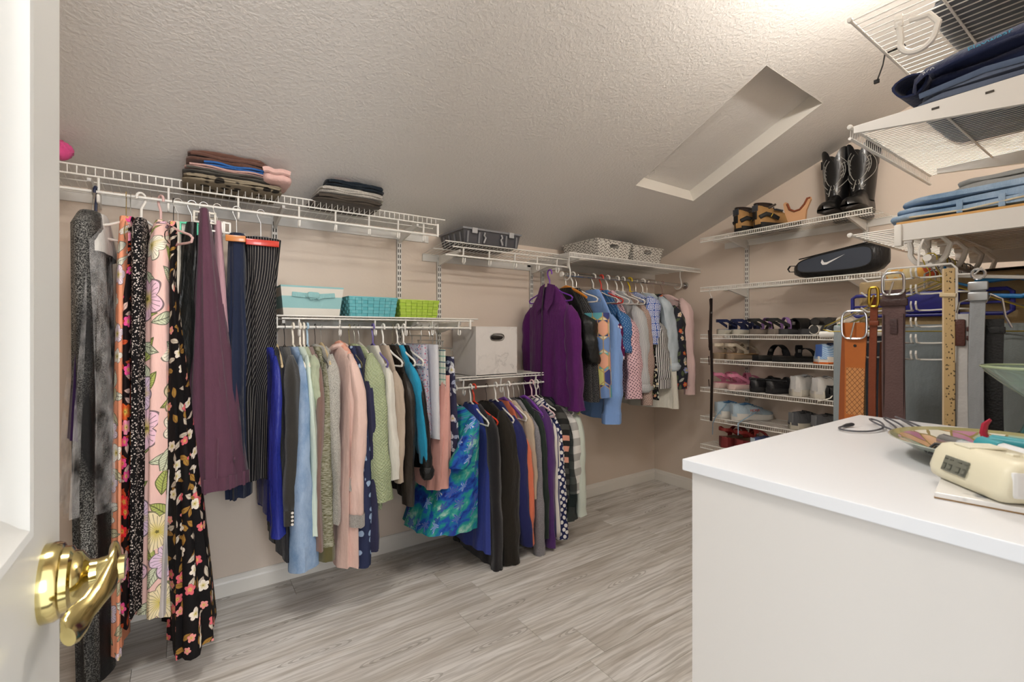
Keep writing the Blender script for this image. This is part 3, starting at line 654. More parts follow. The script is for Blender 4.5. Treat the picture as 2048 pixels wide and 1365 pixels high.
G('pale pink hibiscus dress','pale pink maxi dress with big outlined hibiscus flowers and leaves','hibiscus_dress','dress',-0.084,1.772,0.001,0.038,0.074,1.574,0.221,'dress',lambda:floral('#eec6bd',['#f3ead6','#e5cbe0','#efe0b8','#eec6d6'],'#3c3a30',6.3,.58,5,'#b3bd6a',.85,),{'w': 0.34, 'folds': 0.16, 'near': -0.06, 'yaw': 0.5, 'lining': 1},('tube', '#d9b3ae', 'blush plastic'))
G('cream strappy top','narrow cream cotton trousers between floral dress and black satin','cream_trousers','trousers',-0.029,1.772,0.003,0.013,0.013,1.685,0.838,'slab',lambda:fabric('#ddd3c2'),{'w': 0.12},('clip', '#ded9cc', 'cream clip'))
G('black satin trousers','black satin cargo trousers clipped by the cuffs in mint clips','satin_trousers','trousers',0.017,1.772,-0.042,0.022,0.036,1.685,0.798,'slab',lambda:satin('#1b1c1b'),{'w': 0.16, 'folds': 0.18, 'puff': 0.02},('clip', '#4fc79b', 'mint green clip'))
G('plum chinos','plum cotton trousers hung upside down, waistband with belt loops lowest','plum_trousers','trousers',0.057,1.772,0.039,0.018,0.110,1.744,0.627,'chino',lambda:fabric('#5e3c4c'),{'w': 0.18, 'folds': 0.1},('clip', '#d9d3c6', 'ivory clip'))
G('dusty pink trousers','slim dusty pink trousers pinched in a white clip hanger','pink_trousers','trousers',0.104,1.772,0.044,0.015,0.021,1.706,0.934,'slab',lambda:fabric('#b58f97'),{'w': 0.12},('clip', '#eceae4', 'white clip'))
G('navy trousers','navy dress trousers in an orange wooden clamp hanger','navy_trousers','trousers',0.174,1.772,0.007,0.030,0.034,1.663,0.560,'slab',lambda:fabric('#20283f'),{'w': 0.14, 'folds': 0.16, 'puff': 0.012},('clamp', '#c87d3c', 'orange wood clamp'))
G('pinstripe trousers','wide black pinstripe trousers flaring above a red wooden clamp','pinstripe_trousers','trousers',0.265,1.772,-0.004,0.057,0.045,1.657,0.622,'slab',lambda:stripes('#17161a','#8c8780',95,.16),{'w': 0.12, 'folds': 0.2, 'flare_top': 0.02},('clamp', '#c5321f', 'red wood clamp'))
# rail at height 1.276
G('royal blue blouse','royal blue long-sleeved blouse against the pinstripe trousers','blue_blouse','blouse',0.295,1.276,0.002,0.015,0.030,1.173,0.435,'long',lambda:satin('#222c84'),{},('wire', '#222226', 'black wire'))
G('black and navy layered top','thin black top with navy hem behind charcoal cardigan','black_shirt','shirt',0.324,1.276,0.005,0.014,0.016,1.157,0.325,'body',lambda:fabric('#15151c'),{'w': 0.4},('wood', '#d8c39a', 'pale wood'))
G('charcoal cardigan','charcoal knit cardigan with four pearly buttons on its cuff','charcoal_cardigan','cardigan',0.359,1.276,-0.014,0.034,0.028,1.171,0.466,'long',lambda:knit('#35332f'),{'buttons': 4, 'cuff': 'same'},('wire', '#1c1c1e', 'black slim'))
G('denim shirt','faded blue denim shirt with a wide stitched cuff','denim_shirt','shirt',0.394,1.276,-0.003,0.017,0.055,1.168,0.272,'long',lambda:denim('#5d88b4'),{'cuff': 'same', 'cufflen': 0.1, 'bottomx': 1.0},('tube', '#e6dfd0', 'cream tubular'))
G('pale mint ribbed top','pale mint ribbed tunic beside the denim shirt','mint_tunic','tunic',0.423,1.276,0.021,0.019,0.018,1.163,0.403,'long',lambda:stripes('#ccd8cc','#b9c8bc',120,.5),{},('tube', '#e9e2d4', 'cream tubular'))
G('sage short-sleeved tee','faded sage short-sleeved tee behind the mint tunic','sage_tee','shirt',0.439,1.276,0.012,0.020,0.012,1.163,0.929,'long',lambda:fabric('#a7b096'),{'hemadd': -0.05},('tube', '#e9e2d4', 'cream tubular'))
G('mauve sweater','dusty mauve brown fine-knit sweater on a pale blue hanger','mauve_sweater','sweater',0.455,1.276,0.002,0.023,0.017,1.200,0.338,'long',lambda:knit('#84695f'),{},('tube', '#9fb9cc', 'pale blue tubular'))
G('olive fringe sweater','mossy olive shaggy textured sweater with ribbed cuff','olive_sweater','sweater',0.488,1.276,-0.002,0.019,0.033,1.084,0.283,'long',lambda:shag('#7d7a4c'),{'cuff': 'dark'},('wire', '#2a2522', 'dark wire'))
G('heather grey sweater','pale heather grey cowl sweater beside the olive one','grey_sweater','sweater',0.515,1.276,0.009,0.033,0.021,1.168,0.435,'long',lambda:melange('#b4b1a8','#8b8982'),{'collar': 1},('wood', '#d6c096', 'padded cream'))
G('blush pink cardigan','long blush pink cardigan with grey turned-back cuffs','blush_cardigan','cardigan',0.598,1.276,-0.010,0.051,0.066,1.188,0.230,'pinkcoat',lambda:fabric('#dcbdb2'),{'w': 0.46},('padded', '#e6a690', 'satin padded peach'))
G('blue print blouse','navy blouse with pale blue smudged print','print_blouse','blouse',0.643,1.276,0.007,0.014,0.034,1.076,0.216,'long',lambda:speckle('#2c3350','#9db4cf',28),{},('wire', '#8a8050', 'olive wire'))
G('slate navy tunic','slate navy tunic with straight hem next to sage blouse','navy_tunic','tunic',0.669,1.276,0.025,0.018,0.025,1.097,0.277,'long',lambda:fabric('#2d2d48'),{},('wire', '#b5b9ae', 'steel wire'))
G('sage gauze blouse','crinkled sage green gauze blouse with wide sleeve','gauze_blouse','blouse',0.690,1.276,0.037,0.043,0.057,1.131,0.490,'long',lambda:gauze('#98a47c'),{'collar': 1, 'hemadd': -0.08, 'bottomx': 1.0},('wood', '#c8c4ba', 'grey padded'))
G('white linen shirt','off-white linen shirt with rolled sleeve beside sage gauze blouse','linen_shirt','shirt',0.758,1.276,0.031,0.026,0.028,1.071,0.576,'long',lambda:fabric('#d6d3c9'),{},('tube', '#6d62a0', 'purple tubular'))
G('taupe blouse','taupe crepe blouse hanging between white and dark brown tops','taupe_blouse','blouse',0.810,1.276,0.005,0.026,0.021,1.035,0.556,'long',lambda:fabric('#b5a594'),{},('tube', '#eceae4', 'white tubular'))
G('dark brown shirt','dark espresso shirt with buttoned cuff and tie tails','brown_shirt','shirt',0.859,1.276,0.003,0.023,0.030,1.020,0.442,'long',lambda:satin('#2b2520'),{},('wire', '#77705a', 'aged wire'))
G('turquoise tee','bright turquoise jersey tee with twisted sleeve','turquoise_tee','shirt',0.885,1.276,0.058,0.018,0.021,1.072,0.623,'long',lambda:fabric('#2592b8'),{},('tube', '#e9e6df', 'white tubular'))
G('black ruffle top','black top whose ruffled cuff shows below the turquoise tee','black_blouse','blouse',0.917,1.276,0.036,0.016,0.031,1.016,0.556,'long',lambda:satin('#141414'),{'cuff': 'puff'},('tube', '#efece5', 'white tubular'))
G('pastel print skirt','pastel blue and pink speckled shorts gathered at the waist','print_shorts','shorts',0.955,1.276,0.029,0.039,0.027,1.192,0.736,'slab',lambda:speckle('#b9b9c6','#c25f74',95,'#57719a'),{'w': 0.36},('clipm', '#c9c9c9', 'chrome clip'))
G('white shorts','white cotton shorts with topstitched hem','white_shorts','shorts',1.018,1.276,0.011,0.030,0.035,1.191,0.717,'slab',lambda:fabric('#d4d6dc'),{'w': 0.36},('clipm', '#c9c9c9', 'chrome clip'))
G('mint plaid shorts','white shorts with thin mint and blue plaid lines','plaid_shorts','shorts',1.064,1.276,-0.002,0.014,0.012,1.166,0.699,'slab',lambda:plaid('#e3e4d6','#6fae9d','#40506c'),{'w': 0.36},('clipm', '#c9c9c9', 'chrome clip'))
G('pink capri pants','rose pink cotton capri pants hanging below the white shorts','pink_capris','trousers',1.080,1.276,-0.017,0.024,0.074,1.037,0.466,'slab',lambda:fabric('#dea79c'),{'w': 0.38, 'folds': 0.1},('clipm', '#c9c9c9', 'chrome clip'))
G('navy leaf print trousers','navy trousers scattered with large white leaf shapes','leaf_trousers','trousers',1.103,1.276,0.040,0.022,0.023,1.128,0.260,'slab',lambda:floral('#34344e',['#dfdfe6','#cfd3e2'],'#34344e',14,.46,3,'#aab4cc',.7),{'w': 0.38},('clipm', '#2c2622', 'dark clip'))
# rail at height 0.942
G('turquoise tropical shirt','turquoise and cobalt tropical flower shirt on a white hanger','tropical_shirt','shirt',1.217,0.942,-0.094,0.080,0.174,0.879,0.243,'tropic',lambda:tropical(),{'w': 0.46, 'folds': 0.12},('tube', '#efece4', 'white tubular'))
G('periwinkle tee','periwinkle blue tee peeking beside the tropical shirt','periwinkle_tee','shirt',1.313,0.942,-0.018,0.015,0.034,0.678,0.095,'body',lambda:fabric('#34428f'),{'w': 0.4},('tube', '#e9e6df', 'ivory tubular'))
G('black hoodie','black velour top with a wide ribbed sleeve cuff','velour_sweater','sweater',1.335,0.942,0.016,0.038,0.034,0.771,-0.057,'long',lambda:knit('#242225'),{'cuff': 'same', 'wider': 0.0},('tube', '#d8412a', 'orange red tubular'))
G('espresso cardigan','long espresso black cardigan beside the velour top','espresso_cardigan','cardigan',1.418,0.942,0.026,0.058,0.059,0.856,0.007,'long',lambda:fabric('#231f19'),{'nocuff': 1},('wire', '#3a2c22', 'brown slim'))
G('navy blazer','deep navy open jacket between espresso and coral','navy_jacket','jacket',1.480,0.942,0.071,0.043,0.041,0.755,0.075,'long',lambda:fabric('#24285c'),{'nocuff': 1, 'flare': 0.02},('tube', '#efece6', 'white tubular'))
G('coral top','plain coral orange top squeezed next to the navy jacket','coral_shirt','shirt',1.541,0.942,0.034,0.031,0.024,0.665,0.076,'long',lambda:fabric('#d9775a'),{'nocuff': 1},('wood', '#7b4fa3', 'violet velvet'))
G('beige knit top','beige ribbed top with its shoulder showing behind coral','beige_shirt','shirt',1.571,0.942,0.021,0.021,0.014,0.770,0.324,'long',lambda:fabric('#c3b29c'),{},('tube', '#efece6', 'white tubular'))
G('heather grey hoodie','heather grey sweatshirt with loose ribbed cuff','grey_sweatshirt','sweater',1.610,0.942,0.029,0.032,0.032,0.740,-0.006,'long',lambda:melange('#8f8d92','#76747a'),{'cuff': 'same'},('wire', '#c9c9c5', 'clear plastic'))
G('dark green jumper','dark bottle green jumper mostly hidden by purple','green_jumper','sweater',1.649,0.942,0.025,0.022,0.019,0.762,0.088,'long',lambda:fabric('#25302b'),{},('wire', '#c9c9c5', 'steel wire'))
G('purple knit top','soft purple knit top on a bright purple hanger','purple_sweater','sweater',1.690,0.942,0.029,0.040,0.033,0.788,0.018,'long',lambda:knit('#553072'),{'cuff': 'same'},('wood', '#8a49b8', 'bright purple velvet'))
G('ivory striped top','ivory top with navy side stripes','striped_shirt','shirt',1.744,0.942,0.015,0.022,0.022,0.724,0.073,'long',lambda:stripes('#ddd8d0','#4a4a72',26,.3),{},('tube', '#e6c4c9', 'pale pink tubular'))
G('navy dotted tunic','navy tunic with big irregular white dots','dotted_tunic','tunic',1.778,0.942,0.019,0.034,0.039,0.735,0.050,'long',lambda:dots('#232850','#e6e4e2',32,.36),{},('tube', '#efece6', 'white tubular'))
G('black and peach striped sweater','black and charcoal striped sweater with peach stripes at the elbow','banded_sweater','sweater',1.805,0.942,0.023,0.039,0.024,0.834,0.278,'long',lambda:bands(['#2a2a2a','#4b4b49'],.032,'#d99a86'),{},('wire', '#c9c9c5', 'chrome slim'))
G('sheer dark blouse','sheer dark teal blouse with flared sleeve end','sheer_blouse','blouse',1.848,0.942,0.012,0.027,0.047,0.713,0.148,'long',lambda:sheer('#1e2b2c'),{'bottomx': 1.0},('wire', '#c9c9c5', 'curved chrome'))
G('grey striped tee','white tee with wide pale grey stripes','striped_tee','shirt',1.888,0.942,0.024,0.043,0.052,0.739,0.296,'long',lambda:bands(['#d9d8d4','#aaa9a6'],.045),{},('tube', '#efece6', 'white tubular'))
G('pale mint cardigan','very pale mint cardigan ending the lower rack row','mint_cardigan','cardigan',1.931,0.942,0.024,0.040,0.040,0.749,0.154,'long',lambda:fabric('#c9d2c8'),{'nocuff': 1},('tube', '#b7c77a', 'lime wire'))
# rail at height 1.628
G('purple fleece jacket','dark purple zipped fleece jacket facing out from the upper rod','fleece_jacket','jacket',1.886,1.628,0.018,0.080,0.086,1.383,0.791,'jacket',lambda:fleece('#571f5c'),{'w': 0.45, 'collar': 1},('tube', '#7a3fae', 'purple plastic'))
G('black silk blouse','black silk blouse beside the purple fleece','silk_blouse','blouse',2.022,1.628,0.042,0.050,0.060,1.328,1.062,'long',lambda:satin('#1a1a19'),{'hemadd': -0.15},('wood', '#d68a35', 'orange wooden'))
G('black lace top','black sheer lace top with woven dots','lace_shirt','shirt',2.081,1.628,-0.013,0.043,0.047,1.329,0.827,'body',lambda:dots('#17171a','#6a6a6a',140,.3),{'w': 0.42},('tube', '#efece6', 'white tubular'))
G('geometric scarf','long satin scarf with blue, peach and lemon hexagons','hexagon_scarf','scarf',2.113,1.628,0.026,0.069,0.061,1.373,0.846,'slab',lambda:hexes(),{'w': 0.56, 'folds': 0.05},('wire', '#c9c9c5', 'steel wire'))
G('sky blue dress shirt','sky blue button-down dress shirt hanging lowest on the upper rod','dress_shirt','shirt',2.258,1.628,-0.026,0.036,0.073,1.332,0.669,'long',lambda:fabric('#7fa3dc'),{'cuff': 'same', 'bottomx': 1.0, 'buttons': 2},('wire', '#26262a', 'black slim'))
G('wine print blouse','wine purple and white print blouse under a white hanger','wine_blouse','blouse',2.268,1.628,0.023,0.027,0.032,1.301,1.078,'long',lambda:speckle('#5e1a4a','#e2d5da',40),{},('tube', '#e4e1dc', 'white tubular'))
G('blue lace top','medium blue top with scalloped dotted lace sleeve','blue_lace_shirt','blouse',2.343,1.628,0.010,0.038,0.047,1.359,1.121,'long',lambda:dots('#37669b','#a3c0dc',70,.18),{'hemadd': 0.0},('tube', '#d8392b', 'red tubular'))
G('pink polka dot blouse','pale pink blouse with small black polka dots','polka_blouse','blouse',2.405,1.628,0.030,0.063,0.074,1.334,0.815,'long',lambda:dots('#e0bcc4','#4b3240',62,.24),{},('tube', '#efece6', 'white tubular'))
G('grey pinstriped shirt','white and grey fine-striped shirt with a rolled cuff','pinstripe_shirt','shirt',2.499,1.628,0.046,0.050,0.067,1.402,0.855,'long',lambda:stripes('#c9cacb','#8f9498',160,.45),{'cuff': 'puff'},('tube', '#efece6', 'white tubular'))
G('taupe crochet top','taupe crochet top between striped and tiled shirts','crochet_shirt','shirt',2.560,1.628,0.005,0.041,0.036,1.421,0.761,'long',lambda:dots('#98827a','#b8a69a',90,.3),{},('tube', '#efece6', 'white tubular'))
G('blue tile print top','white top with cobalt blue tile medallion print','tile_shirt','shirt',2.633,1.628,-0.016,0.063,0.058,1.473,1.169,'long',lambda:tiles('#d5dbe8','#3c5ba8'),{},('tube', '#e8c823', 'yellow collared'))
G('black floral blouse','black blouse with cream and pink blossoms','blossom_blouse','blouse',2.633,1.628,0.000,0.032,0.032,1.202,0.795,'body',lambda:floral('#141218',['#e8dcc6','#c98a7a'],'#1a1418',26,.42,5,'#6f7a4f',.7),{'w': 0.42},('wire', '#c9c9c5', 'steel wire'))
G('black and white striped blouse','fine black and white diagonal-striped blouse','stripe_blouse','blouse',2.697,1.628,0.032,0.054,0.077,1.305,0.860,'long',lambda:stripes('#d8d8d6','#2b2b2e',75,.5),{'cuff': 'same'},('wire', '#c9c9c5', 'chrome hook'))
G('pale chambray shirt','pale chambray shirt with a tied and rolled sleeve','chambray_shirt','shirt',2.773,1.628,0.068,0.067,0.068,1.478,0.984,'long',lambda:denim('#aebfcb'),{'cuff': 'puff', 'buttons': 2},('tube', '#efece6', 'white tubular'))
G('cream lace blouse','cream blouse whose hem shows below the chambray shirt','cream_blouse','blouse',2.821,1.628,0.007,0.051,0.102,1.341,0.717,'body',lambda:fabric('#d8d6cc'),{'w': 0.44},('wire', '#d8d5d0', 'pale wire'))
G('navy embroidered tunic','charcoal navy tunic embroidered with red and cream flowers','embroidered_tunic','tunic',2.904,1.628,0.029,0.064,0.058,1.413,0.844,'long',lambda:floral('#2b2d36',['#d65a42','#e9d2c0','#8f95c4'],'#2b2d36',13,.34,5,'#5f6b4a',.6),{},('wire', '#d8d5d0', 'white wire'))
G('pale pink shirt','pale pink dress shirt at the far end of the upper rod','pink_shirt','shirt',2.998,1.628,0.042,0.054,0.048,1.470,0.793,'long',lambda:fabric('#dcc0bd'),{'cuff': 'same'},('wire', '#7a2038', 'maroon slim'))

# ------------------------------------------------------------------ clear garment bag over the plum coat
t=NT('clear_plastic_film'); u=t.obj(); n=t.noise(t.scale(u,1,1,.6),16,4,.6)
FILM=t.fin(lin('#ffffff'),.12,alpha=t.ramp(n,[(.36,'#222222'),(.64,'#8a8a8a')]),bump=n,bs=1.0,bd=.03,spec=.9)  # white streaks in the alpha stand in for highlights on the film
bagx=-.262
bg=thing('garment_bag','crumpled clear plastic garment bag over the plum coat','bag',(bagx,2.305,1.772),PI/2)
rnd=random.Random(4); R,U=cloth_rings(.44,-.09,-.21,-1.13,.04,.085,.015,.20,rnd,extra=.02,nr=34); MB().grid(R,uvs=U).build('film',FILM,bg,angle=80)
MB().grid([[(p[0]*.9,p[1]*.9,p[2]) for p in r] for r in R[:9]]).build('paper_shoulder_cover',fabric('#cfcdc8'),bg,angle=80)
# ------------------------------------------------------------------ folded clothes
def slab(c,d,seed,bump=.006,e=.55,nx=18,na=22,sag=0,rz=0):
    """rounded soft slab as rings; c = centre of its underside"""
    R=[]; ca,sa=math.cos(rz),math.sin(rz)
    for i in range(nx):
        q=-1+2*i/(nx-1); k=(1-abs(q)**5)**.4 if abs(q)<1 else .12; k=max(k,.12); ring=[]
        for j in range(na):
            a=2*PI*j/na; cy=math.copysign(abs(math.cos(a))**e,math.cos(a)); sz=math.copysign(abs(math.sin(a))**e,math.sin(a))
            x=q*d[0]/2; y=cy*d[1]/2*(.75+.25*k); z=d[2]/2+sz*d[2]/2*(.55+.45*k)
            nn=mnoise.noise(Vector((x*14+seed*3.1,y*14,z*20+seed))); n2=mnoise.noise(Vector((x*40+seed,y*40,z*40)))
            if z>d[2]*.3: z+=bump*nn*1.6+bump*.5*n2-sag*(1-q*q)
            y+=bump*nn; x+=bump*n2*.6
            ring.append((c[0]+x*ca-y*sa,c[1]+x*sa+y*ca,c[2]+z))
        R.append(ring)
    return R
def folded(name,label,cat,c,d,mat,seed,layers=2,rz=0,group=None,sag=0,extra=None):
    t=thing(name,label,cat,c,rz,group); h=d[2]/layers
    for k in range(layers):
        R=slab((random.Random(seed+k).uniform(-.006,.006),-.006*k,k*h*.96),(d[0]*(1-.02*k),d[1]*(1-.02*k),h*1.06),seed+k*5,min(.006,h*.25),sag=sag)
        MB().grid(R,caps=True).build('fold',mat,t,angle=80)
    # the folded edge turned to the room
    MB().tube([(d[0]*(-.46+.92*i/12),-d[1]/2-.001+.003*math.sin(i*1.3+seed),h*.98+.003*math.sin(i*.9)) for i in range(13)],max(.004,h*.28),8,flat=(1,1)).build('rolled_edge',mat,t)
    if extra: extra(t)
    return t
def dtop(yl): return 1.832+(CW-yl)/(CW-YF)*.03+.003    # height of the top shelf's deck
z=dtop(2.40)
GS='folded clothes stacked over the dresses'
def lets(txt,size,mat,parent,loc,rot,name='lettering',ext=.0006,align='CENTER'):
    cu=bpy.data.curves.new(name,'FONT'); cu.body=txt; cu.size=size; cu.extrude=ext; cu.align_x=align; cu.materials.append(mat)
    o=bpy.data.objects.new(name+'_curve',cu); COL.objects.link(o); bpy.context.view_layer.update(); dg=bpy.context.evaluated_depsgraph_get()
    me=bpy.data.meshes.new_from_object(o.evaluated_get(dg)); bpy.data.objects.remove(o); bpy.data.curves.remove(cu)
    if not me.materials: me.materials.append(mat)
    o=bpy.data.objects.new(name,me); COL.objects.link(o); o.parent=parent; o.location=loc; o.rotation_euler=rot; return o
folded('folded_garment','khaki brown folded top with black scribble print, lowest of its stack','top',(.165,2.37,z),(.36,.26,.032),speckle('#8a7f6c','#2b2723',22),11,2,group=GS)
folded('folded_garment','dark grey folded jersey top under the blush one','top',(.15,2.37,z+.034),(.33,.25,.016),fabric('#54514b'),12,1,group=GS)
folded('folded_garment','blush folded tee pressed flat under the blue one','top',(.16,2.36,z+.050),(.33,.24,.012),fabric('#bf9a92'),13,1,group=GS)
folded('folded_garment','bright blue and navy folded tee under the brown top','top',(.18,2.35,z+.062),(.27,.23,.016),fabric('#2f62a4'),14,1,group=GS)
folded('folded_garment','pale pink rolled sweatshirt at the end of the first stack','top',(.315,2.32,z+.036),(.11,.22,.045),fabric('#dab3ab'),15,1,group=GS)
folded('folded_garment','rumpled cocoa brown top lying on the first stack','top',(.145,2.35,z+.079),(.29,.22,.048),knit('#6b4a3e'),16,2,group=GS)
z=dtop(2.38)
def redmarks(t):
    m=MB()
    for k in range(9): m.box((-.088+.013*k,-.070,.0375-.0006*k),(.004+.003*(k%3),.012+.004*(k%2),.0016),.0004,Matrix.Rotation(.5*((k%3)-1),3,'Z'))
    m.build('red_print',plain('print_red','#a8473c',.7),t)['kind']='stuff'
folded('folded_sweatshirt','dark taupe folded sweatshirt, lowest of the second stack','sweatshirt',(.635,2.37,z),(.31,.25,.036),fabric('#4a423a'),21,2,group=GS)
folded('folded_sweatshirt','light grey folded sweatshirt with dark stripes on its end','sweatshirt',(.645,2.365,z+.037),(.30,.24,.034),melange('#b9b4ac','#9a958d'),22,2,group=GS,extra=lambda t:[MB().box((.146,-.03+k*.02,.02),(.006,.012,.022),.002).build('dark_stripe',plain('print_dark','#33312e',.8),t) for k in range(2)])
folded('folded_shirt','dark navy folded shirt with a small red print','shirt',(.66,2.35,z+.071),(.27,.22,.034),fabric('#16212b'),23,2,group=GS,extra=redmarks)
t=thing('pink_pompom','hot pink crumpled fabric flower at the end of the top shelf','decoration',(-.372,2.30,1.868))
R=[]
for i in range(12):
    a=PI*i/11; R.append([((.034+.010*math.sin(5*b+i))*math.sin(a)*math.cos(b)*.9,(.034+.010*math.sin(5*b+i))*math.sin(a)*math.sin(b)*.9,.034-.034*math.cos(a)) for b in [2*PI*j/26 for j in range(26)]])
MB().grid(R,caps=True).build('petals',fabric('#d8528c'),t,angle=80)
MB().lathe([(.001,.064),(.008,.066),(.009,.070),(.0001,.073)],n=12).build('button',plain('pink_button','#b83a70',.4),t)
# ------------------------------------------------------------------ lidded bin
t=NT('smoky_plastic'); SMOKE=t.fin('#55555a',.25,alpha=.80,spec=.5)
GREYP=plain('grey_plastic','#77777b',.4); LG=plain('light_grey_plastic','#a3a3a4',.4)
b=thing('lidded_bin','smoky grey plastic storage bin with latched lid','bin',(1.452,2.435,1.752))
BW,BD,BH=.385,.29,.078
def taperbox(w0,d0,w1,d1,h,th=.003,z0=0,flo=True):
    m=MB(); q=lambda w,d,z,i=0:[(-w/2+i,-d/2+i,z),(w/2-i,-d/2+i,z),(w/2-i,d/2-i,z),(-w/2+i,d/2-i,z)]
    m.grid([q(w0,d0,z0),q(w1,d1,z0+h),q(w1,d1,z0+h,th),q(w0,d0,z0+th,th)]); 
    if flo: m.poly(q(w0,d0,z0),[(3,2,1,0)]); m.poly(q(w0,d0,z0+th,th),[(0,1,2,3)])
    return m
taperbox(BW-.025,BD-.025,BW,BD,BH).build('tub',SMOKE,b,smooth=False)
m=MB().box((0,0,BH+.004),(BW+.016,BD+.016,.012),.003); m.build('lid',GREYP,b,smooth=False)
MB().box((0,0,BH+.012),(BW-.06,BD-.06,.006),.002).build('lid_panel',GREYP,b,smooth=False)
for s in (-1,1):
    MB().box((s*.125,-BD/2-.008,BH-.006),(.034,.008,.032),.003).build('latch',LG,b,smooth=False)
    MB().tube([(s*.055,-BD/2-.003,BH-.010),(s*.062,-BD/2-.005,BH-.028),(s*.052,-BD/2-.006,BH-.04),(s*.064,-BD/2-.004,BH-.07)],.005,8).build('handle_arm',LG,b)
    for x in (.165,.092): MB().box((s*x,-BD/2+.001,BH*.46),(.012,.006,BH*.8),.002,Matrix.Rotation(.15,3,'X')).build('rib',GREYP,b,smooth=False)
for k in range(4): MB().box((-BW/2+.004,-.10+.066*k,BH*.46),(.005,.012,BH*.8),.0015,Matrix.Rotation(-.15,3,'Y')).build('rib',GREYP,b,smooth=False)
for i,(cx,cy,w_,col) in enumerate(((-.10,-.02,.12,'#6a4d44'),(.03,.0,.11,'#3d4a66'),(.12,.03,.1,'#8b8378'))):
    tag(MB().grid(slab((1.452+cx,2.435+cy,1.756),(w_,.2,.05),i+40,.004),caps=True).build('folded_scarf',fabric(col),None,angle=80),('brown','navy','beige')[i]+' folded scarf seen through the smoky bin','scarf','scarves inside the grey bin')
# ------------------------------------------------------------------ baskets
def chevmat():
    t=NT('chevron_weave'); x,y,_=t.sep(t.uv()); s=.042
    zz=t.M('ABSOLUTE',t.M('SUBTRACT',t.M('FRACT',t.M('DIVIDE',x,s)),.5)); k=t.M('FRACT',t.M('ADD',t.M('DIVIDE',y,.0195),t.M('MULTIPLY',zz,1.7)))
    wn=t.noise(t.uv(),55,2); dk=t.M('MULTIPLY',t.M('LESS_THAN',k,.30),t.M('GREATER_THAN',wn,.44)); pl=t.M('SINE',t.M('MULTIPLY',x,1000))
    return t.fin(t.mix(dk,t.mix(t.M('LESS_THAN',t.M('FRACT',t.M('DIVIDE',y,.0195)),.12),'#dcd8d0','#b9b4ab'),'#4a463f'),.8,bump=t.M('SUBTRACT',pl,t.M('MULTIPLY',dk,1.5)),bs=.5,bd=.003)
CHEV=chevmat()
def handle_wall(m,w0,w1,h,y0,y1,hx,hz0,hz1,th=.006):
    """front wall with an oval hand hole"""
    X=lambda u,z:u*(w0+(w1-w0)*z/h)/2; Y=lambda z:y0+(y1-y0)*z/h
    N=24; ov=[(hx*math.copysign(abs(math.cos(2*PI*i/N))**.6,math.cos(2*PI*i/N)),(hz0+hz1)/2+(hz1-hz0)/2*math.copysign(abs(math.sin(2*PI*i/N))**.8,math.sin(2*PI*i/N))) for i in range(N)]
    outr=[]
    for i in range(N):
        a=2*PI*i/N; c,s=math.cos(a),math.sin(a); k=1/max(abs(c),abs(s)); outr.append((c*k,.5*h+s*k*h/2))
    A=[(X(u,z),Y(z),z) for u,z in outr]; Bq=[(x,Y(z),z) for x,z in ov]; Cq=[(x,Y(z)+th,z) for x,z in ov]; Dq=[(X(u,z),Y(z)+th,z) for u,z in outr]
    m.grid([A,Bq,Cq,Dq]); return m
def basket(name,label,cat,loc,w0,w1,d0,d1,h,mat,rim,hole,group=None):
    b=thing(name,label,cat,loc,0,group); th=.006; m=MB(); handle_wall(m,w0,w1,h,-d0/2,-d1/2,*hole); m.build('front_panel',mat,b,smooth=False)
    for s in (-1,1):
        q=[(s*w0/2,-d0/2,0),(s*w0/2,d0/2,0),(s*w1/2,d1/2,h),(s*w1/2,-d1/2,h)]; MB().grid([q,[(x-s*th,y,z) for x,y,z in q]],caps=True).build('side_panel',mat,b,smooth=False)
    q=[(-w0/2,d0/2,0),(w0/2,d0/2,0),(w1/2,d1/2,h),(-w1/2,d1/2,h)]; MB().grid([q,[(x,y-th,z) for x,y,z in q]],caps=True).build('back_panel',mat,b,smooth=False)
    MB().box((0,0,.003),(w0,d0,.005)).build('bottom',mat,b,smooth=False)
    r=[(-w1/2,-d1/2,h),(w1/2,-d1/2,h),(w1/2,d1/2,h),(-w1/2,d1/2,h)]; r2=[]
    for i in range(4):
        a=Vector(r[i]);c=Vector(r[(i+1)%4]); r2+= [a.lerp(c,k/6) for k in range(6)]
    MB().tube(r2,.0055,8,closed=True).build('rim',rim,b); return b
Z3=1.747
basket('woven_basket','white chevron-woven basket nearer the grey bin','basket',(2.365,2.37,Z3),.29,.335,.31,.34,.118,CHEV,CHEV,(.045,.070,.098),'chevron baskets on the deep shelf')
basket('woven_basket','white chevron-woven basket with dark things showing in its handle','basket',(2.735,2.39,Z3),.29,.335,.30,.33,.118,CHEV,CHEV,(.042,.068,.098),'chevron baskets on the deep shelf')
t=tag(MB().grid(slab((2.75,2.40,Z3+.008),(.24,.2,.10),61,.008),caps=True).build('black_pouch',satin('#17171a'),None,angle=80),'black crumpled pouch inside the second chevron basket','pouch')
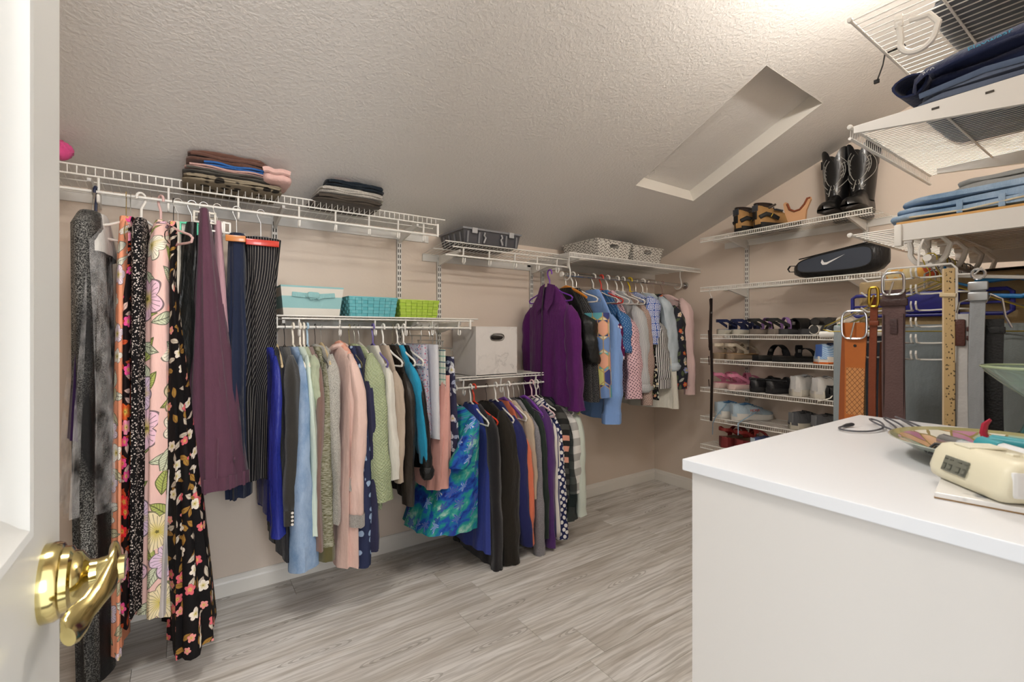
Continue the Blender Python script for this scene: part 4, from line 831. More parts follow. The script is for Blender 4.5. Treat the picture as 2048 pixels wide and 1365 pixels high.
# striped canvas bin with bow
b=thing('canvas_bin','cream and aqua striped canvas bin with a knotted bow','bin',(.482,2.44,1.330))
def bandmat():
    t=NT('striped_canvas'); z=t.sep(t.obj())[2]; k=t.M('ADD',t.M('MULTIPLY',t.M('GREATER_THAN',z,.034),t.M('LESS_THAN',z,.088)),t.M('GREATER_THAN',z,.128)); w=t.noise(t.obj(),300,1)
    return t.fin(t.mix(k,'#d3cfc5','#8fbabb'),.85,bump=w,bs=.15,bd=.002)
taperbox(.245,.21,.275,.25,.136,.005).build('canvas_body',bandmat(),b,smooth=False)
AQ=fabric('#8db9ba')
bow=MB(); bow.box((-.048,-.122,.094),(.085,.006,.022),.003,Matrix.Rotation(.06,3,'Y')); bow.box((.055,-.123,.093),(.085,.006,.022),.003,Matrix.Rotation(-.1,3,'Y')); bow.build('bow_band',AQ,b)
k=MB(); k.grid(slab((0,-.128,.080),(.05,.016,.030),9,.003),caps=True); k.build('bow_knot',AQ,b,angle=80)
MB().poly([(-.05,-.126,.10),(-.015,-.134,.102),(.012,-.133,.078),(-.012,-.128,.074)],[(0,1,2,3)]).poly([(.01,-.13,.082),(.05,-.126,.10),(.062,-.124,.088),(.02,-.13,.074)],[(0,1,2,3)]).build('bow_tail',AQ,b)
# strap-woven baskets
def strapmat(a,b_):
    t=NT('strap_weave'); x,y,_=t.sep(t.uv()); s=.026; r=t.M('FLOOR',t.M('DIVIDE',y,s*.62)); c=t.M('FLOOR',t.M('DIVIDE',x,s)); ck=t.M('MODULO',t.M('ABSOLUTE',t.M('ADD',r,c)),2)
    wn=t.n('TexWhiteNoise',{0:t.n('CombineXYZ',{0:c,1:r,2:0}).outputs[0]},noise_dimensions='3D').outputs[0]
    return t.fin(t.mix(t.M('ADD',t.M('MULTIPLY',ck,.25),t.M('MULTIPLY',wn,.25)),a,b_),.45)
def strap_basket(label,loc,w0,w1,d0,d1,h,mat,dark):
    b=thing('strap_basket',label,'basket',loc,0,'strap-woven baskets'); taperbox(w0-.006,d0-.006,w1-.006,d1-.006,h-.002,.004).build('liner',dark,b,smooth=False)
    cols=int(w0/.028); rows=6; m=MB()
    def face(P,nc):
        for r in range(rows):
            for c in range(nc):
                up=(r+c)%2; u0=c/nc; u1=(c+1)/nc; v0=r/rows; v1=(r+1)/rows; o=.0028 if up else .0008
                if up: v0+=.012; v1-=.012
                else: u0+=.004; u1-=.004
                q=[P(u0,v0,0),P(u1,v0,0),P(u1,v1,0),P(u0,v1,0)]; g=[P(u0+.02*(u1-u0),v0,o),P(u1-.02*(u1-u0),v0,o),P(u1-.02*(u1-u0),v1,o),P(u0+.02*(u1-u0),v1,o)]
                m.grid([q,g]); m.poly(g,[(0,1,2,3)])
    L=lambda a,b_,v:a+(b_-a)*v
    face(lambda u,v,o:(L(-1,1,u)*L(w0,w1,v)/2,-L(d0,d1,v)/2-o,v*h),cols)
    face(lambda u,v,o:(L(-1,1,u)*L(w0,w1,v)/2,L(d0,d1,v)/2+o,v*h),cols)
    nd=int(d0/.028)
    face(lambda u,v,o:(-L(w0,w1,v)/2-o,L(1,-1,u)*L(d0,d1,v)/2,v*h),nd); face(lambda u,v,o:(L(w0,w1,v)/2+o,L(-1,1,u)*L(d0,d1,v)/2,v*h),nd)
    w=m.build('woven_straps',mat,b,smooth=False); w['kind']='stuff'
    r=[(-w1/2,-d1/2,h),(w1/2,-d1/2,h),(w1/2,d1/2,h),(-w1/2,d1/2,h)]
    for i in range(4): 
        a,c=Vector(r[i]),Vector(r[(i+1)%4]); MB().box(((a+c)/2)[:],(abs(c.x-a.x)+.006,abs(c.y-a.y)+.006,.007),.002).build('rim',mat,b,smooth=False)
strap_basket('aqua blue strap-woven basket between striped bin and lime basket',(.768,2.43,1.330),.225,.245,.19,.215,.096,strapmat('#58aab3','#86c4c9'),plain('liner_aqua','#2f6f77',.7))
strap_basket('lime green strap-woven basket at the shelf end',(1.022,2.44,1.328),.205,.225,.18,.20,.094,strapmat('#a3c53f','#bfd568'),plain('liner_lime','#6f8f20',.7))
# marble-look cube
t=NT('marble_print'); u=t.obj(); d=t.V('ADD',u,t.scale(t.n('TexNoise',{'Vector':u,'Scale':6,'Detail':4}).outputs[1],.30)); n=t.noise(d,5,5,.6); v=t.M('ABSOLUTE',t.M('SUBTRACT',n,.5)); n2=t.noise(u,4,2)
MAR=t.fin(t.mix(t.M('MULTIPLY',t.ramp(v,[(.0,'#909090'),(.03,'#000000')]),t.ramp(n2,[(.40,'#000000'),(.62,'#ffffff')])),t.mix(n,'#dedad6','#c6c2be'),'#5d5a5a'),.55)
cb=thing('storage_cube','marble-look fabric storage cube with oval metal-rimmed handle','box',(1.49,2.445,1.003))
m=MB(); handle_wall(m,.285,.285,.283,-.14,-.14,.044,.205,.238,.004); m.build('front_panel',MAR,cb,smooth=False)
for s in (-1,1): MB().box((s*.1405,.002,.1415),(.004,.28,.283)).build('side_panel',MAR,cb,smooth=False)
MB().box((0,.141,.1415),(.28,.004,.283)).build('back_panel',MAR,cb,smooth=False); MB().box((0,0,.003),(.28,.28,.005)).build('bottom',MAR,cb,smooth=False)
N=28; ov=[(.047*math.copysign(abs(math.cos(2*PI*i/N))**.6,math.cos(2*PI*i/N)),-.142,.2215+.0195*math.copysign(abs(math.sin(2*PI*i/N))**.8,math.sin(2*PI*i/N))) for i in range(N)]
MB().tube(ov,.0032,8,closed=True).build('handle_ring',plain('brushed_nickel','#8d8a86',.35,1),cb)
tag(MB().grid(slab((1.49,2.445,1.01),(.24,.23,.22),71,.01),caps=True).build('dark_blanket',fabric('#3a3430'),None,angle=80),'dark folded blanket inside the marble-look cube','blanket')
# ------------------------------------------------------------------ shoes (local: +x toe, z up)
def outline(L,Wd,n=15,toe=1.0,heel=.80,sq=.0):
    """left/right half widths along the sole"""
    st=[]
    for i in range(n):
        s=i/(n-1); w=Wd/2*(heel*(1-s)+toe*s)
        w*= (1-.16*math.exp(-((s-.42)/.16)**2)); e=min(1,(s/.12)) ; w*=math.sqrt(max(0.0001,1-(1-e)**2))
        e2=min(1,(1-s)/(.22-sq)); w*=math.sqrt(max(0.0001,1-(1-e2)**2)); st.append((s*L,max(w,.004),.010*math.sin(s*PI*.9)*.8))
    return st
def sole(t,L,Wd,h0,h1,mat,name='sole',z0=0,rock=.012,g=1.0,**k):
    """h0 heel thickness, h1 toe thickness"""
    R=[]
    for x,w,o in outline(L,Wd,**k):
        s=x/L; h=h0+(h1-h0)*s; zb=z0+rock*max(0,(s-.72)/.28)**2; w*=g
        R.append([(x,o-w,zb+.004),(x,o-w*.93,zb),(x,o+w*.93,zb),(x,o+w,zb+.004),(x,o+w*1.03,zb+h*.6),(x,o+w,zb+h),(x,o-w,zb+h),(x,o-w*1.03,zb+h*.6)])
    return MB().grid(R,caps=True).build(name,mat,t,angle=50)
def upper(t,L,Wd,prof,mat,z0,name='upper',s0=0,s1=1,g=.97,e=.75,n=18,**k):
    """closed upper, prof = [(s, height)]"""
    xs=[p[0] for p in prof]; hs=[p[1] for p in prof]; R=[]
    st=outline(L,Wd,25,**k)
    for x,w,o in st:
        s=x/L
        if s<s0-.001 or s>s1+.001: continue
        h=float(np.interp(s,xs,hs)); w*=g; R.append([(x,o+w*math.copysign(abs(math.cos(a))**e,math.cos(a))*(1-.18*math.sin(a)),z0+h*math.sin(a)**.85) for a in [PI*j/(n-1) for j in range(n)]])
    return MB().grid(R,closed=False).build(name,mat,t,angle=60)
def strap(t,L,Wd,s,h,wid,mat,z0,name='strap',tw=0,th=.004,lean=0,g=1.0):
    """band over the foot at position s"""
    st=outline(L,Wd,41); ring=[]
    for k in range(15):
        a=PI*k/14; sx=min(max(s+tw*(k/14-.5)+lean*math.sin(a),0),1); x,w,o=st[int(round(sx*40))]; w*=g
        c=Vector((sx*L,o+w*math.cos(a),z0+h*math.sin(a)**.8)); nrm=Vector((0,math.cos(a),math.sin(a))); ww=wid/2
        ring.append([c+Vector((-ww,0,0)),c+Vector((ww,0,0)),c+Vector((ww,0,0))+nrm*th,c+Vector((-ww,0,0))+nrm*th])
    return MB().grid(ring,caps=True).build(name,mat,t,angle=50)
def heelstrap(t,L,Wd,h,wid,mat,z0,s1=.42,name='heel_strap'):
    P=[]; w=Wd/2
    for k in range(17):
        a=PI*.5+PI*k/16; P.append(Vector((.035+ (s1*L-.02)*max(0,-math.cos(a)*-1)*0+.04*math.cos(a)*1.0,w*.78*math.sin(a),z0+h)))
    P=[Vector((s1*L,w*.9,z0+.02))]+P+[Vector((s1*L,-w*.9,z0+.02))]
    R=[[p+Vector((0,0,-wid/2)),p+Vector((0,0,wid/2)),p+Vector((-.003,0,wid/2)),p+Vector((-.003,0,-wid/2))] for p in P]
    return MB().grid(R,caps=True).build(name,mat,t,angle=50)
def laces(t,L,Wd,prof,mat,z0,s0=.45,s1=.72,n=5):
    for i in range(n):
        s=s0+(s1-s0)*i/(n-1); h=float(np.interp(s,[p[0] for p in prof],[p[1] for p in prof])); w=Wd*.17
        MB().tube([(s*L-.004,-w,z0+h*.90),(s*L,-w*.4,z0+h*.985+.003),(s*L+.004,w*.4,z0+h*.985+.003),(s*L,w+.006,z0+h*.90)],.0024,6).build('lace',mat,t)
def opening(t,L,Wd,s,h,mat,z0,rx=.055,ry=.028,tilt=.25):
    c=Vector((s*L,.002,z0+h)); R=[]
    for r,dz in ((1.0,.0),(.93,.006),(.82,.002),(.6,-.03),(.02,-.035)):
        R.append([(c.x+rx*r*math.cos(a),c.y+ry*r*math.sin(a),c.z+dz+math.cos(a)*-rx*tilt*.4) for a in [2*PI*j/20 for j in range(20)]])
    return MB().grid(R,caps=True).build('collar_lining',mat,t,angle=60)
PAIR=[0]
def pair(fn,name,labels,cat,y,z,x=3.0,gap=.095,yaw=0,group=None,jit=.05,scale=1.12):
    """two shoes side by side; yaw 0 = heel to the room, toe to the wall"""
    out=[]; ce,sn=math.cos(yaw),math.sin(yaw)
    for i,s in enumerate((1,-1)):
        PAIR[0]+=1; r=random.Random(PAIR[0]); t=thing(name,labels[i],cat,(x+r.uniform(-.004,.004),y+s*gap/2,z),yaw+r.uniform(-jit,jit),group); fn(t,s); t.scale=(scale,)*3; out.append(t)
    return out
def sneaker(up,sol,lin_,acc,lace,L=.265,Wd=.098,h0=.038,h1=.022,hh=.075,outs=None):
    def f(t,s):
        sole(t,L,Wd,h0,h1,sol); 
        if outs: sole(t,L*.9,Wd,.010,.008,outs,'outsole',z0=-.0,g=1.02)
        z0=.024; pr=[(0,hh*.80),(.05,hh*.97),(.15,hh*1.0),(.32,hh*.92),(.42,hh*.95),(.62,hh*.70),(.8,hh*.48),(1,hh*.26)]
        upper(t,L,Wd,pr,up,z0); opening(t,L,Wd,.24,hh+.010,lin_,.006,rx=.034,ry=.019,tilt=-.1); laces(t,L,Wd,pr,lace,z0)
        MB().box((.004,.002,z0+hh*.55),(.008,.03,hh*.8),.003).build('heel_counter',acc,t)
        for k in (-1,1): MB().tube([(L*.30,k*(Wd*.47),z0+.012),(L*.42,k*(Wd*.43),z0+.035),(L*.62,k*(Wd*.45),z0+.016)],.004,6,flat=(.6,1)).build('side_stripe',acc,t)
        MB().box((L*.42,.004,z0+hh*.93),(.045,.030,.008),.003,Matrix.Rotation(.25,3,'Y')).build('tongue',lin_,t)
    return f
def sandal(foot,sol,st,L=.245,Wd=.09,h0=.03,h1=.018,heel=True,kind='two'):
    def f(t,s):
        sole(t,L,Wd,h0,h1,sol); sole(t,L*.985,Wd*.95,.007,.006,foot,'footbed',z0=h1+(h0-h1)*.55,rock=.0)
        z0=max(h1,h0*.8)+.004
        if kind=='two': strap(t,L,Wd,.66,.042,.030,st,z0,tw=.10*s); strap(t,L,Wd,.48,.058,.026,st,z0,tw=-.12*s); 
        elif kind=='arch': strap(t,L,Wd,.60,.062,.034,st,z0,tw=.22*s); strap(t,L,Wd,.74,.045,.022,st,z0,tw=-.2*s)
        elif kind=='wide': strap(t,L,Wd,.60,.058,.085,st,z0,th=.006)
        elif kind=='web':
            strap(t,L,Wd,.70,.044,.018,st,z0,tw=.3); strap(t,L,Wd,.58,.056,.018,st,z0,tw=-.3); strap(t,L,Wd,.44,.066,.02,plain('lilac_web','#8d6aa0',.7),z0,name='lilac_strap')
        if heel: heelstrap(t,L,Wd,.055,.018,st,z0)
        MB().box((L*.5,s*Wd*.44,z0+.034),(.016,.006,.018),.002).build('buckle',plain('buckle_grey','#8b8a88',.35,.8),t)
    return f
def clog(up,sol,lin_,L=.255,Wd=.096,back=True,hh=.062):
    def f(t,s):
        sole(t,L,Wd,.032,.022,sol); pr=[(0,.028 if not back else .05),(.1,.036 if not back else .058),(.3,.046),(.45,hh),(.65,hh*.95),(.85,hh*.66),(1,.022)]
        upper(t,L,Wd,pr,up,.022); opening(t,L,Wd,.25,.052 if back else .044,lin_,.018,rx=.062,ry=.031,tilt=.2); strap(t,L,Wd,.50,hh+.003,.012,sol,.022,name='instep_band')
        MB().tube([(L*.55,-Wd*.42,.045),(L*.66,-Wd*.2,.078),(L*.66,Wd*.2,.078),(L*.55,Wd*.42,.045)],.0022,6).build('seam',sol,t)
    return f
BK=plain('black_rubber','#171717',.6); BKL=leather('#17171a'); WHs=plain('foam_white','#d8d6d0',.6)
SH=lambda z:z+.003
sz=SH(1.236)
pair(sandal(fabric('#4b5a80'),plain('cream_sole','#b9b4a6',.6),fabric('#1e2447')),'sport_sandal',['navy strappy sandal with pale sole nearest the belt strap','navy strappy sandal beside the black and lilac ones'],'sandal',1.79,sz,x=3.0,gap=0.105,yaw=-0.35)
pair(sandal(leather('#6d6257'),plain('taupe_sole','#7a7067',.7),plain('black_web','#1b1b1b',.7),kind='web'),'trail_sandal',['black webbing sandal with lilac tab lying flat','black webbing sandal with lilac tab tipped towards slides'],'sandal',1.565,sz,x=3.0,gap=0.115,yaw=-0.5)
pair(sandal(BK,plain('dark_foam','#3c3c3f',.6),plain('black_band','#141414',.55),heel=False,kind='wide'),'slide',['black slide sandal beside the lilac-tabbed sandals','black slide sandal beside the row of round tins'],'slide',1.375,sz,x=3.0,gap=0.12,yaw=-0.35)
GR='round tins lying on the shoe shelf'
for i,(dy,dz,c,r_,lb) in enumerate(((0,0,'#3a3a3a',.030,'white-rimmed round tin with dark end, nearest the slides'),(-.066,0,'#2e2e30',.031,'white-rimmed round tin with dark end beside the green one'),(-.132,0,'#3d8f6d',.031,'round tin with a green end'),(-.195,0,'#c9c0ae',.030,'plain cream round tin beside the green one'),(-.005,.052,'#2c2a28',.024,'dark round tin resting on the first pair of tins'),(-.075,.052,'#2c2a28',.024,'dark round tin in the upper row nearer the cream one'),(-.135,.053,'#cfc4ae',.024,'cream round tin in the upper row'))):
    t=thing('round_tin',lb,'tin',(3.01,1.25+dy,sz+r_+dz),0,GR)
    MB().lathe([(.0001,0),(r_*.98,0),(r_,.003),(r_,.11),(r_*.97,.112),(.0001,.112)],(0,0,0),18,'x').build('can',plain('tin_cream','#d4cfc4',.5) if c[1]!='2' else plain('tin_dark','#2f2d2b',.5),t)
    MB().lathe([(.0001,-.002),(r_*.80,-.002),(r_*.84,.0005),(.0001,.0005)],(0,0,0),18,'x').build('end_disc',plain('tin_end'+str(i),c,.55),t)
sz=SH(1.067)
pair(sandal(plain('tan_bed','#c9a57c',.7),plain('tan_sole','#8c7964',.7),leather('#d9cdb8'),kind='arch',heel=True,h0=.036),'strap_sandal',['cream strap sandal with tan footbed nearest the belt strap','cream strap sandal with tan footbed beside the black ones'],'sandal',1.825,sz,x=3.0,gap=0.1,yaw=-0.25)
pair(sandal(leather('#2b2623'),BK,BKL,kind='arch',heel=False,h0=.028,L=.255),'strap_sandal',['black strap sandal standing beside the cream pair','black strap sandal next to the bare shelf gap'],'sandal',1.545,sz,x=3.0,gap=0.125,yaw=-0.6)
t=NT('blue_knit_upper'); k=t.M('SINE',t.M('ADD',t.M('MULTIPLY',t.sep(t.obj())[2],700),t.M('MULTIPLY',t.M('ABSOLUTE',t.sep(t.obj())[1]),500)))
BLK=t.fin(t.mix(t.M('GREATER_THAN',k,.2),'#7fa3cc','#a9c3de'),.8)
t=thing('running_shoe','blue running shoe with white sole and orange outsole beside grey trousers','shoe',(2.985,1.215,sz),-.2); t.scale=(1.18,)*3; sneaker(BLK,WHs,fabric('#1e2a4a'),plain('mid_blue','#3c5c9c',.6),plain('lace_w','#d8d8d8',.7),outs=plain('orange_rubber','#cf6a2a',.6))(t,1)
sz=SH(.865)
pair(sandal(plain('pink_bed','#d98aa4',.7),plain('blush_sole','#d9bfb8',.6),plain('pink_strap','#cf7f9c',.6),kind='arch',h0=.034),'strap_sandal',['rose pink sandal with chunky sole nearest the belt strap','rose pink sandal with chunky sole beside the black clogs'],'sandal',1.825,sz,x=3.0,gap=0.115,yaw=-0.3)
pair(clog(BKL,plain('black_sole','#232325',.6),fabric('#2b2b2d')),'leather_clog',['black leather clog beside the pink sandals','black leather clog beside the white sneakers'],'shoe',1.57,sz,x=3.0,gap=0.1,yaw=-0.55)
ws=pair(sneaker(leather('#cfcecb',60,.5),plain('off_white_sole','#c9c4b8',.6),fabric('#8f9092'),plain('silver_trim','#c4c4c3',.45),plain('lace_cream','#d9d6cd',.7),Wd=.104,hh=.088),'walking_shoe',['white leather sneaker with grey lining beside the clogs','white leather sneaker with its lace hanging over the shelf edge'],'shoe',1.30,sz,x=2.995,gap=0.122,yaw=-0.22)
MB().tube([(.12,-.02,.105),(.09,-.062,.085),(.05,-.075,.045),(.015,-.07,.010),(-.012,-.055,.0),(-.022,-.03,-.008)],.003,6).build('trailing_lace',plain('lace_cream','#d9d6cd',.7),ws[1])
t=thing('lace_shoe','small black shoe beside the white sneakers, half behind trousers','shoe',(3.0,1.165,sz),0); clog(BKL,BK,fabric('#232323'))(t,1)
sz=SH(.664)
rs=pair(sneaker(fabric('#a9bcc9'),WHs,fabric('#3f6b93'),plain('coral_trim','#a7b4bd',.6),plain('lace_blue','#7f9fb5',.7),h0=.045,h1=.028,Wd=.10),'running_shoe',['pale blue running shoe nearest the belt strap, laces trailing','pale blue running shoe with a thick white sole, second of its pair'],'shoe',1.80,sz,x=2.992,gap=0.115,yaw=-0.5)
RED=plain('coral_print','#c4573f',.6)
lets('HOKA',.022,RED,rs[1],(.118,-.0485,.056),(PI/2-.12,0,.06))
LB=plain('lace_blue','#7f9fb5',.7)
MB().tube([(.05,-.03,.085),(.0,-.052,.05),(-.03,-.045,.012),(-.038,-.03,-.03),(-.034,-.02,-.10)],.0035,6,flat=(.3,1)).build('trailing_lace',LB,rs[0])
MB().tube([(.15,-.03,.07),(.10,-.062,.045),(.03,-.066,.012),(-.012,-.085,-.004),(-.016,-.09,-.07)],.0035,6,flat=(.3,1)).build('trailing_lace',LB,rs[1])
pair(sneaker(fabric('#4a4b4e'),plain('bone_sole','#b8b3a4',.6),fabric('#242426'),plain('grey_trim','#6d6f72',.5),plain('lace_g','#55575a',.7),hh=.07,Wd=.10),'slip_on_sneaker',['charcoal grey slip-on sneaker with bone sole beside the bare shelf','charcoal grey slip-on sneaker half hidden by the chest top'],'shoe',1.31,sz,x=2.995,gap=0.125,yaw=-0.4)
sz=SH(.467)
pair(sandal(leather('#6b5a44'),plain('oxblood_sole','#7c2f30',.5),leather('#8a2f2c'),kind='arch',h0=.065,h1=.03,L=.235),'wedge_sandal',['oxblood red wedge sandal nearest the shelf end','oxblood red wedge sandal beside the blue sneakers'],'sandal',1.765,sz,x=2.995,gap=0.105,yaw=-0.25)
pair(sneaker(fabric('#4c5a86'),plain('teal_sole','#6f99a3',.6),fabric('#303a5c'),plain('ice_trim','#b9c9d6',.5),plain('lace_ice','#c3cad6',.7),hh=.07),'trainer',['indigo trainer with teal sole beside the red wedges','indigo trainer with teal sole just above the chest top'],'shoe',1.55,sz,x=2.995,gap=0.115,yaw=-0.4)
# hiking shoes, heels to the room
pt=1.916
TAN=leather('#ad8450',70,.7)
def hiker(t,s):
    L,Wd=.28,.105; sole(t,L,Wd,.034,.026,BK,rock=.02); pr=[(0,.105),(.1,.118),(.2,.118),(.35,.105),(.5,.092),(.7,.066),(.88,.05),(1,.022)]
    upper(t,L,Wd,pr,TAN,.022); upper(t,L,Wd,[(0,.05),(.85,.03),(.93,.04),(1,.026)],BK,.020,'toe_cap',s0=.82,g=1.03)
    opening(t,L,Wd,.20,.122,fabric('#3b2f2a'),.018,rx=.058,ry=.03,tilt=.1)
    DG=fabric('#3a3d44')
    for k in (-1,1):
        MB().tube([(L*.04,k*Wd*.33,.060),(L*.16,k*Wd*.435,.078),(L*.30,k*Wd*.43,.070),(L*.42,k*Wd*.44,.052)],.012,8,flat=(1,.45)).build('side_panel',BK,t); MB().tube([(L*.36,k*Wd*.36,.105),(L*.52,k*Wd*.30,.10)],.010,8,flat=(.5,1)).build('eyelet_panel',DG,t)
        MB().tube([(L*.24,k*Wd*.495,.060),(L*.28,k*Wd*.495,.078)],.0022,5).build('yellow_stitch',plain('yellow','#d9b94a',.6),t)
    MB().box((.0035,.0,.118),(.007,.05,.038),.003).build('heel_tab',DG,t); MB().box((.003,0,.075),(.008,.034,.045),.003).build('heel_patch',BK,t)
    laces(t,L,Wd,pr,plain('lace_k','#26262a',.7),.022,.40,.66,4); MB().box((L*.34,.002,.128),(.05,.05,.012),.004,Matrix.Rotation(-.5,3,'Y')).build('tongue',fabric('#4a4038'),t)
pair(hiker,'hiking_shoe',['tan suede hiking shoe with grey panels nearer the shelf end','tan suede hiking shoe with grey panels beside the boot jack'],'shoe',1.655,pt,x=2.992,gap=.125,yaw=-.5,scale=1.12)
# boot jack
t=thing('boot_jack','tan wooden boot jack with brown suede-lined fork','boot jack',(2.995,1.335,pt+.003),-PI/2)
o2=[(-.045,0),(.045,0),(.055,.06),(.075,.115),(.088,.118),(.09,.108),(.060,.05)]
pts=[(-.048,0),(.048,0),(.055,.05),(.083,.108),(.080,.122),(.066,.120),(.048,.088),(.022,.062),(-.008,.058),(-.034,.074),(-.046,.112),(-.058,.122),(-.07,.112),(-.062,.05)]
M2=Matrix.Rotation(.12,3,'X')
m=MB().prism(pts,-.009,.009,'y'); m.v=[tuple(M2@Vector(v)) for v in m.v]; m.build('fork',plain('beech','#c79a72',.5),t,smooth=False)
m=MB().tube([(.080,-.006,.118),(.066,-.011,.117),(.048,-.011,.087),(.022,-.011,.062),(-.008,-.011,.058),(-.034,-.011,.074),(-.046,-.011,.110)],.006,8); m.v=[tuple(M2@Vector(v)) for v in m.v]; m.build('suede_lining',fabric('#84462a'),t)
MB().box((0,.02,.01),(.06,.05,.018),.004).build('cross_block',plain('beech','#c79a72',.5),t)
# cowboy boots, toes to the room
STI=plain('silver_stitch','#9c9a94',.5)
SHINE=plain('black_leather_gloss','#0f0f10',.32,coat=.15)
def cowboy(t,s):
    L,Wd=.285,.10; sole(t,L,Wd,.012,.010,plain('boot_sole','#1d1815',.5),z0=.026,rock=-.016,toe=.95); MB().box((.032,.0,.0165),(.062,.062,.033),.004,taper=(.88,.9)).build('heel',BK,t)
    pr=[(0,.10),(.12,.13),(.3,.15),(.42,.115),(.55,.078),(.72,.054),(.88,.042),(1,.016)]; upper(t,L,Wd,pr,SHINE,.034,'vamp')
    def rad(a,z):
        q=(z-.10)/.26; rx=.062+.012*q+.004*math.sin(q*7); ry=.050+.022*q; cx=.078-.012*q
        return Vector((cx+rx*math.cos(a),ry*math.sin(a),0))
    R=[];N=36;H=13
    for i in range(H):
        ring=[]
        for j in range(N):
            a=2*PI*j/N; top=.345+.038*abs(math.cos(a))**1.0*1.0-.03*math.exp(-(math.sin(a)/.35)**2)*(1 if True else 0)
            top=.352+.030*abs(math.sin(2*a))-.042*math.exp(-((math.sin(a))/.30)**2); z=.075+(top-.075)*i/(H-1); p=rad(a,z); ring.append((p.x,p.y,z))
        R.append(ring)
    R+= [[((x-.078)*.95+.078,y*.95,z) for x,y,z in R[-1]],[((x-.078)*.9+.078,y*.9,z-.10) for x,y,z in R[-1]]]
    MB().grid(R).build('shaft',SHINE,t,angle=60)
    def st(pts,name='stitching',r=.0016):
        q=[]
        for a,z in pts:
            p=rad(a,z); n=Vector((p.x-.072,p.y,0)).normalized(); q.append((p.x+n.x*.0016,p.y+n.y*.0016,z))
        MB().tube(q,r,5).build(name,STI,t)
    for k in (-1,1):
        st([(k*(.25+.55*math.sin(q*PI)**.8*(1-.25*q)),.315-.135*q) for q in [i/12 for i in range(13)]]); st([(k*(.45+.95*math.sin(q*PI)),.328-.165*q) for q in [i/12 for i in range(13)]])
        st([(k*(.72+.16*math.sin(q*PI)),.30-.085*q) for q in [i/8 for i in range(9)]]); st([(k*(.10+.5*q),.18-.025*math.sin(q*PI)-.03*q) for q in [i/8 for i in range(9)]]); st([(k*(.08+.35*q),.155-.02*q+.012*math.sin(q*6)) for q in [i/8 for i in range(9)]])
        for zz in (.225,.245,.265,.285): st([(k*.55,zz),(k*.70,zz+.012),(k*.85,zz+.012)],r=.0012)
        MB().tube([tuple(rad(k*PI/2,.345)+Vector((0,k*.002,.345))),tuple(rad(k*PI/2,.30)+Vector((0,k*.004,.30)))],.006,6,flat=(.4,1.6)).build('pull_strap',BKL,t)
    MB().tube([(L*.72,w*.043,.034+.052*math.sqrt(max(0,1-w*w))) for w in [i/6-1 for i in range(13)]],.0018,5).build('toe_seam',BKL,t)
pair(cowboy,'cowboy_boot',['black cowboy boot with silver stitching beside the boot jack','black cowboy boot with silver stitching nearer the side shelves'],'boot',1.135,pt,x=3.272,gap=.135,yaw=PI+.03,scale=1.10)
# sports bag
bgx=thing('sports_bag','black and slate zipped sports shoe bag with a white swoosh','bag',(3.06,1.14,1.570),-PI/2)
SLATE=plain('slate_nylon','#3a404b',.35); BN=satin('#141416')
def bagrings(s=1,dx=0):
    R=[]
    for i in range(16):
        q=-1+2*i/15; k=(1-abs(q)**3.2)**.5 if abs(q)<1 else .05; k=max(k,.18); hh=.060+.036*(q+1)/2; R.append([(q*.235,dx+.085*s*k*math.copysign(abs(math.cos(a))**.7,math.cos(a)),hh*.98*(1)+hh*s*(.30+.70*k)*math.copysign(abs(math.sin(a))**.7,math.sin(a))) for a in [2*PI*j/26 for j in range(26)]])
    return R
MB().grid(bagrings(),caps=True).build('body',BN,bgx,angle=80)
fp=[]
for i in range(40):
    a=2*PI*i/40; x=.185*math.copysign(abs(math.cos(a))**.55,math.cos(a)); z0=.028; zt=.115+.055*(x+.2)/.4-.01; zc=(z0+zt)/2; fp.append((x,zc+(zt-z0)/2*math.copysign(abs(math.sin(a))**.55,math.sin(a))))
MB().prism(fp,-.074,-.088,'y').build('front_panel',SLATE,bgx,smooth=False)
pk=[(x,-.0885,z) for x,z in fp]; MB().tube(pk,.003,6,closed=True).build('piping',BK,bgx)
MB().tube([(x,-.055,.112+.058*(x+.2)/.4+.004) for x in [-.19+.02*i for i in range(20)]],.0035,6).build('zipper',plain('zip_black','#0c0c0c',.3),bgx)
sw=[(-.052,.098),(-.058,.080),(-.050,.066),(-.030,.066),(.060,.112),(-.026,.079),(-.040,.079),(-.046,.086)]
MB().prism([(x*1.0-.0,z) for x,z in sw],-.0886,-.0900,'y').build('swoosh',plain('swoosh_white','#d9d9d9',.5),bgx,smooth=False)
MB().tube([(-.225,-.02,.085),(-.255,-.02,.088),(-.268,-.02,.07),(-.258,-.02,.052),(-.225,-.02,.050)],.006,6,flat=(.4,1.8)).build('end_loop',BK,bgx)
# belt strap hanging from the second shelf
bs=thing('strap_belt','long dark leather strap belt hanging on a clip beside the shoe shelves','belt',(2.965,1.874,1.548))
m=MB(); m.tube([(0,0,-.06),(0,.004,-.3),(.002,-.004,-.6),(0,.002,-.905)],.011,6,flat=(.22,1)); m.build('strap',leather('#211714'),bs)
MB().tube([(-.003,.009,-.065),(-.004,.004,-.12),(-.004,.010,-.25),(-.004,.014,-.4)],.006,6,flat=(.25,1)).build('loose_strap',leather('#2c1d17'),bs)
MB().tube([(-.003,.02,-.28),(-.003,.016,-.36),(-.003,.012,-.42)],.004,5).tube([(-.003,.018,-.46),(-.003,.014,-.52)],.003,5).tube([(-.003,.018,-.62),(-.003,.014,-.67)],.003,5).build('strap_end',leather('#2c1d17'),bs)
MB().tube([(.006,.012,.0),(-.004,.012,-.012),(-.004,.006,-.035),(-.002,-.006,-.062),(-.006,-.012,-.05)],.0022,6).build('clip',plain('clear_clip','#b9b5b0',.25),bs)
